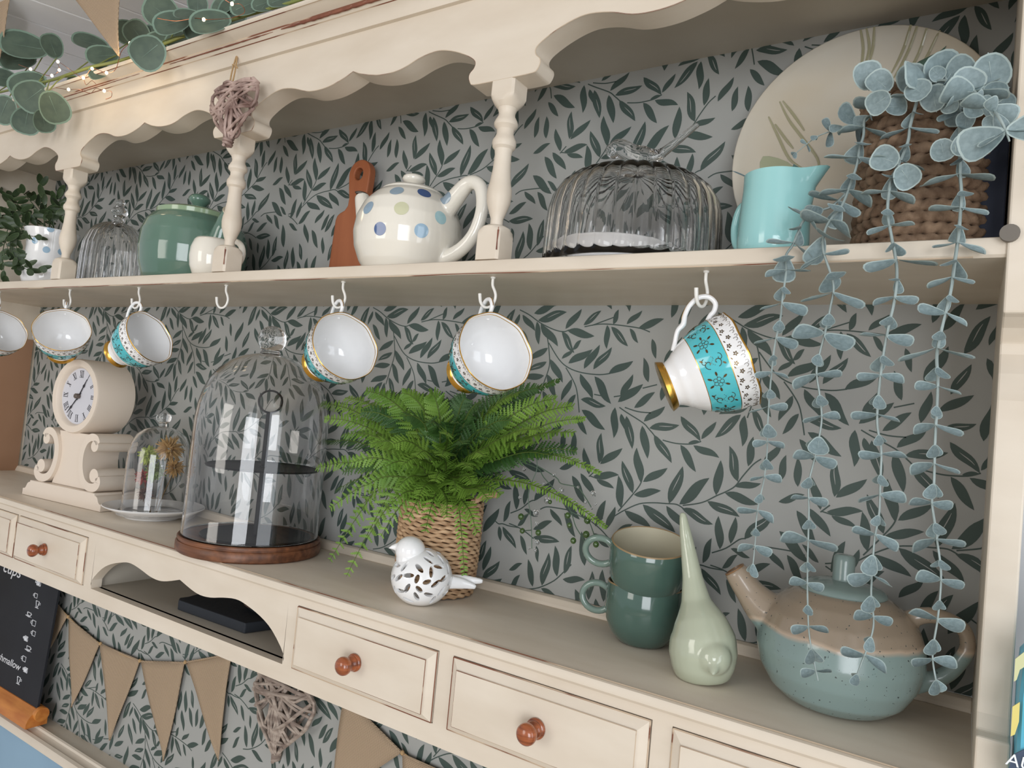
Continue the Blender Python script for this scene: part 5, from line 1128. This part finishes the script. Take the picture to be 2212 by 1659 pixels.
def put_leaf(par, me, base, d_, nrm, L, name='leaf'):
    d_ = d_.normalized(); y = nrm.cross(d_).normalized(); z = d_.cross(y); Mx = Matrix((d_, y, z)).transposed().to_4x4(); org = LOC[par.name]
    o = bpy.data.objects.new(name, me); COL.objects.link(o); o.parent = par; o.matrix_local = Matrix.Translation(base - org) @ Mx @ Matrix.Diagonal((L, L, L, 1)); return o
def strand(pxs, Y0, Y1, r0, nodes, sizes, ph=0, tipleaf=True):
    P_ = [at(px, py, Y0 + (Y1 - Y0) * min(1, i / max(1, len(pxs) - 1) * 2.2)) for i, (px, py) in enumerate(pxs)]; sp = spline(P_, 8); L = len(sp)
    m = MB(); m.tube(sp, lerp_list([r0, r0 * .9, r0 * .7, r0 * .45], L), n=6); m.build('stem', EUS, EU, smooth=60)
    cum = [0]
    for i in range(1, L): cum.append(cum[-1] + (sp[i] - sp[i - 1]).length)
    for k in range(nodes):
        s_ = cum[-1] * (k + .6) / nodes; i = max(j for j in range(L) if cum[j] <= s_); i = min(i, L - 2); p = sp[i].lerp(sp[i + 1], (s_ - cum[i]) / max(1e-6, cum[i + 1] - cum[i])); tg = (sp[i + 1] - sp[i]).normalized()
        r_, u_, t_ = frame_at(p); lat = (k + ph) % 2 == 0; t = k / nodes; sz = lerp_list(sizes, 50)[min(49, int(t * 50))] * prn.uniform(.82, 1.12)
        if k % 5 == 0: sz *= 1.3
        side = r_ if lat else t_; side = (side - tg * side.dot(tg)); rot = Quaternion(tg, prn.uniform(-.38, .38)); side = (rot @ side).normalized()
        for s2 in (-1, 1):
            if lat: d_ = (side * s2 + tg * prn.uniform(.0, .55)).normalized(); nn = (-tg * .9 + side * s2 * .3 + t_ * prn.uniform(.1, 1.0)).normalized()
            else: d_ = (side * s2 * .75 + tg * prn.uniform(.45, .95)).normalized(); nn = (side * s2 * .8 - tg * .7 + r_ * prn.uniform(-.4, .4)).normalized()
            sz_ = sz * prn.uniform(.9, 1.15)
            put_leaf(EU, EL[1 if lat else 2] if sz < .02 else EL[prn.choice((0, 1))], p, d_, nn, sz_ * (1.05 if lat else .88))
B6 = lambda L: [(1340 + x / 2.37, 560 + y / 2.37) for x, y in L]
B4 = lambda L: [(1680 + x / 3.457, 80 + y / 3.457) for x, y in L]
B8 = lambda L: [(1200 + x / 2.186, 1060 + y / 2.186) for x, y in L]
strand(B4([(500, 1180), (400, 1270), (290, 1310), (190, 1380), (150, 1470), (110, 1560), (60, 1640)]) + B6([(850, 60), (830, 200), (820, 300), (790, 450), (770, 620), (755, 830), (750, 1000), (735, 1130), (700, 1300), (690, 1450), (675, 1600)]), .625, .588, .0011, 24, [.018, .017, .0155, .014, .0130, .0122, .0115])
strand(B4([(860, 330), (800, 480), (720, 580), (650, 620), (640, 740), (610, 840), (590, 960), (540, 1110), (480, 1260), (400, 1360), (350, 1460), (340, 1600)]) + B6([(1090, 130), (1075, 250), (1045, 390), (1005, 560), (1020, 700), (1030, 830), (1000, 1000), (965, 1150), (965, 1300)]) + B8([(1190, 350), (1190, 520), (1200, 700), (1240, 900)]), .655, .588, .0012, 32, [.017, .022, .0225, .0160, .0142, .0135, .012], ph=1)
strand(B4([(1060, 380), (1040, 480), (990, 660), (970, 790), (900, 960), (850, 1060), (830, 1160), (820, 1330), (850, 1500)]) + B6([(1415, 50), (1405, 200), (1370, 360), (1340, 530), (1320, 710), (1315, 850), (1335, 980), (1330, 1150), (1325, 1300), (1300, 1450)]) + B8([(1490, 480), (1500, 650), (1440, 830), (1410, 905)]), .625, .584, .0013, 32, [.016, .017, .0165, .015, .0142, .0138, .012])
strand(B4([(1340, 380), (1360, 560), (1360, 740), (1360, 1000), (1370, 1200), (1350, 1480)]) + B6([(1710, 30), (1690, 170), (1640, 380), (1620, 500), (1625, 620), (1620, 760), (1610, 950), (1605, 1150), (1595, 1250), (1620, 1420)]) + B8([(1800, 230), (1820, 400), (1805, 600), (1780, 780), (1805, 940)]), .625, .584, .0013, 33, [.016, .017, .0165, .0155, .0150, .0142, .0125], ph=1)
strand(B4([(1440, 380), (1560, 520), (1640, 590), (1700, 700), (1730, 785)]), .60, .545, .0013, 5, [.016, .016, .018])
strand(B4([(640, 640), (540, 660), (450, 690), (310, 740), (220, 800), (110, 895)]), .645, .650, .0008, 6, [.014, .012, .008, .006])
strand(B4([(1100, 360), (1250, 330), (1380, 400), (1470, 470)]), .63, .60, .0012, 3, [.018, .018])
for px, py, dm, Y in [(1873, 165, 62, .625), (1900, 180, 58, .62), (1898, 222, 54, .61), (1968, 170, 62, .62), (1982, 197, 56, .605), (2034, 150, 78, .62), (2024, 160, 34, .612), (2018, 214, 58, .61), (2074, 152, 62, .612), (2089, 183, 70, .60), (2140, 158, 80, .61), (2152, 200, 50, .60), (2052, 226, 40, .61), (2104, 236, 46, .60), (2131, 222, 30, .59), (2176, 246, 34, .58), (2139, 268, 36, .58), (2165, 225, 52, .615), (1935, 232, 46, .62), (2086, 262, 40, .615), (1912, 345, 60, .60), (1957, 382, 58, .60), (2036, 326, 52, .60), (2084, 316, 56, .60)]:
    c_ = at(px, py, Y); r_, u_, t_ = frame_at(c_); dep = (R3.transposed() @ c_).z; L_ = dm / F_PX * dep; a = prn.uniform(0, 2 * PI); d_ = r_ * cos(a) + u_ * sin(a); nn = (t_ + r_ * prn.uniform(-.4, .4) + u_ * prn.uniform(-.2, .6)).normalized(); d_ = (d_ - nn * d_.dot(nn)).normalized()
    put_leaf(EU, EROUND, c_ - d_ * L_ * .5, d_, nn, L_)
for px, py, ax, ay, L_ in [(2095, 285, -1, -.55, .033), (2090, 283, 1, .15, .030)]:
    c_ = at(2172, 285, .545); r_, u_, t_ = frame_at(c_); put_leaf(EU, EL[0], c_, r_ * ax + u_ * ay, (t_ + u_ * .4).normalized(), L_ * .82)

# ---- potted plant with dark leaves at the left end of the upper shelf
DKL = mat('dark_leaf', rgb(62, 80, 50), .4, col2=rgb(44, 60, 38), nscale=20); DKR = mat('dark_leaf_rim', rgb(70, 90, 56), .4)
PC = Vector((-1.580, .705, ZST)); PP = thing('potted_plant', 'dark leafy trailing plant in a white spotted pot at the upper shelf left end', 'plant', PC)
m = MB(); m.lathe([(0, 0), (.036, 0), (.040, .004), (.045, .020), (.0465, .040), (.0435, .065), (.0420, .085), (.0445, .105), (.0490, .118), (.0485, .1195), (.0465, .118), (.0425, .105), (.0400, .09), (0, .088)], PC, n=64); bt = bvh(m); pot = m.build('pot', WHITECH, PP, smooth=45)
for px, py, r_ in [(109.5, 495, .0065), (100, 540, .0065), (75, 520, .0065), (132, 545, .0065)]:
    p, nn = hit(bt, px, py)
    if p is not None:
        nn = -nn if nn.dot(p) > 0 else nn; mm = MB(); decal(mm, bt, p, nn, r_, n=14, rings=2, off=.0004); mm.build('spot', MATS['spot_pale'], pot, smooth=180)
DL = leaf_mesh('leaf', .26, .3, [DKL, DKR], sharp=.35, N=14)
def sprig(pxs, Y, nl, L0, spread=1.0):
    P_ = [PC + Vector((prn.uniform(-.02, .02), prn.uniform(-.02, .02), .105))] + [at(px, py, Y) for px, py in pxs]
    for q_ in P_: q_.x = max(q_.x, XL + .016); q_.z = max(q_.z, ZST + .012) if q_.y > .60 else q_.z
    sp = spline(P_, 6); L = len(sp)
    m = MB(); m.tube(sp, lerp_list([.0012, .0009, .0005], L), n=5); m.build('stem', DKL, PP)
    for k in range(nl):
        f_ = (.25 + .75 * (k + .5) / nl) * (L - 1); i = min(int(f_), L - 2); p = sp[i].lerp(sp[i + 1], f_ - i); tg = (sp[i + 1] - sp[i]).normalized(); r_, u_, t_ = frame_at(p)
        d_ = (tg * .5 + r_ * prn.uniform(-1, 1) * spread + u_ * prn.uniform(-.6, .8) + t_ * prn.uniform(-.4, .6)).normalized(); put_leaf(PP, DL, p, d_, (t_ + u_ * prn.uniform(0, 1) + r_ * prn.uniform(-.5, .5)).normalized(), L0 * prn.uniform(.8, 1.2))
    put_leaf(PP, DL, sp[-1], (sp[-1] - sp[-2]).normalized(), frame_at(sp[-1])[2], L0 * 1.1)
for pxs, Y, nl in [([(95, 440), (88, 400)], .70, 5), ([(70, 440), (50, 418)], .70, 6), ([(50, 455), (25, 425)], .70, 6), ([(40, 450), (5, 415)], .69, 6), ([(115, 450), (125, 425)], .70, 6), ([(100, 455), (132, 445)], .69, 7), ([(60, 465), (18, 455)], .68, 7), ([(45, 470), (0, 470)], .68, 8), ([(40, 480), (12, 510), (18, 540)], .66, 9), ([(30, 480), (-5, 500), (0, 560)], .655, 9), ([(35, 490), (22, 530), (35, 575)], .65, 9), ([(25, 500), (5, 550), (10, 612)], .635, 9), ([(55, 485), (50, 505), (78, 512)], .66, 6), ([(45, 500), (38, 560), (60, 585)], .65, 9), ([(30, 520), (40, 570), (88, 582)], .645, 8), ([(15, 470), (-20, 480)], .69, 6), ([(110, 465), (135, 470)], .68, 4), ([(90, 460), (70, 430)], .72, 6)]: sprig(pxs, Y, nl, .026)

# ---- eucalyptus garland with fairy lights along the cornice
GLM = mat('garland_leaf', rgb(92, 108, 93), .55, col2=rgb(80, 96, 84), nscale=3); GLR = mat('garland_leaf_rim', rgb(124, 148, 132), .55); GST = mat('garland_stem', rgb(128, 136, 74), .5)
GA = thing('garland', 'green silver dollar eucalyptus garland lying along the top of the cornice', 'garland', at(200, 150, .60))
GL = [leaf_mesh('leaf', .47, .12, [GLM, GLR], N=22, taper=False)]
m = MB(); st = spline([at(-60, 215, .585), at(20, 195, .58), at(107, 175, .572), at(150, 161, .572), at(199, 145, .572), at(250, 134, .572), at(300, 118, .59), at(400, 78, .60), at(520, 38, .60), at(650, 0, .60), at(760, -40, .61)], 6)
m.tube(st, lerp_list([.0018, .0026, .0024, .0024], len(st)), n=7); m.build('stem', GST, GA, smooth=60)
for px, py, w_, h_, Y, ang in [(52, 101, 92, 56, .575, 170), (38, 132, 72, 40, .585, 185), (112, 100, 44, 52, .59, 100), (60, 183, 84, 46, .565, 200), (70, 208, 86, 74, .560, 215), (116, 233, 62, 70, .560, 280), (56, 262, 60, 62, .568, 250), (8, 238, 54, 74, .566, 240), (94, 262, 44, 50, .575, 270), (195, 94, 74, 28, .60, 165), (222, 122, 68, 38, .585, 185), (216, 157, 52, 26, .578, 200),
        (320, 114, 92, 84, .555, 215), (297, 74, 64, 66, .60, 120), (270, 70, 50, 50, .61, 90), (350, 28, 100, 72, .585, 140), (372, 52, 84, 44, .570, 195), (427, 12, 56, 46, .60, 80), (455, 50, 90, 44, .565, 190), (408, 35, 64, 16, .575, 175), (480, 14, 62, 32, .60, 30), (535, 12, 84, 40, .59, 20), (574, 8, 66, 34, .60, 15), (610, 0, 70, 30, .60, 15), (560, -20, 70, 50, .61, 60), (660, -12, 60, 30, .61, 10), (385, 88, 60, 30, .61, 200), (335, 75, 56, 40, .62, 200), (10, 170, 50, 40, .60, 170), (24, 90, 60, 40, .61, 150), (160, 180, 50, 34, .62, 250), (345, 92, 70, 40, .60, 200), (430, 66, 70, 34, .60, 200), (500, 30, 80, 40, .61, 40)]:
    c_ = at(px, py, Y); r_, u_, t_ = frame_at(c_); dep = (R3.transposed() @ c_).z; a = rad(ang); d_ = r_ * cos(a) + u_ * sin(a); Lpx = max(w_ * abs(cos(a)), h_ * abs(sin(a))) or w_; Wpx = min(w_, h_) if Lpx >= max(w_, h_) * .8 else max(w_, h_)
    L_ = Lpx / F_PX * dep; asp = max(.2, min(1.15, Wpx / Lpx)); tilt = math.acos(min(1, asp)) * .9 if asp < 1 else 0
    sd = t_.cross(d_); nn = (t_ * cos(tilt) + sd * sin(tilt) * (1 if sd.z > 0 else -1)).normalized(); nn = (nn + u_ * .05).normalized()
    put_leaf(GA, GL[0], c_ - d_ * L_ * .5, d_, nn, L_)
    base = c_ - d_ * L_ * .5; near = min(st, key=lambda q: (q - base).length); mm = MB(); mm.tube([base + d_ * L_ * .05, base.lerp(near, .5) + Vector((0, 0, .002)), near], .0010, n=5); mm.build('twig', GST, GA, smooth=60)
FL = thing('fairy_lights', 'copper wire fairy lights with warm bulbs wound through the garland', 'lights', at(200, 160, .56))
COPPER = mat('copper_wire', rgb(176, 112, 84), .3, metal=1); WARM = mat('warm_bulb', rgb(255, 226, 160), .3, emit=(1.0, .80, .45, 1), estr=5)
wires = [[(40, 140), (66, 150), (90, 160), (112, 164), (128, 152), (125, 134), (150, 150), (180, 169), (199, 149), (230, 158), (250, 150), (262, 112), (281, 94)], [(120, 190), (148, 194), (170, 194), (195, 202), (207, 192), (225, 197), (240, 198), (240, 210), (228, 215)], [(180, 169), (186, 184), (198, 175), (207, 182)], [(440, 43), (470, 42), (498, 40), (528, 28), (520, 10), (501, 9), (480, -4)], [(340, 40), (380, 46), (420, 40), (440, 43)]]
for wl in wires: m = MB(); m.tube(spline([at(px, py, .553 + (.006 if i % 2 else 0)) for i, (px, py) in enumerate(wl)], 4), .00045, n=4); m.build('wire', COPPER, FL)
for px, py in [(125, 134), (66, 150), (128, 152), (112, 164), (199, 149), (230, 158), (180, 169), (148, 194), (225, 197), (281, 94), (440, 43), (501, 9)]:
    m = MB(); m.ell(at(px, py, .552), .0022, .0022, .0026, 10, 8); m.build('bulb', WARM, FL, smooth=180)
for px, py in [(140, 170), (260, 110)]:
    d = bpy.data.lights.new('fairy_glow', 'POINT'); d.energy = .07; d.color = (1, .75, .45); d.shadow_soft_size = .02; ob = bpy.data.objects.new('fairy_glow', d); COL.objects.link(ob); ob.location = at(px, py, .54) + Vector((0, 0, H))
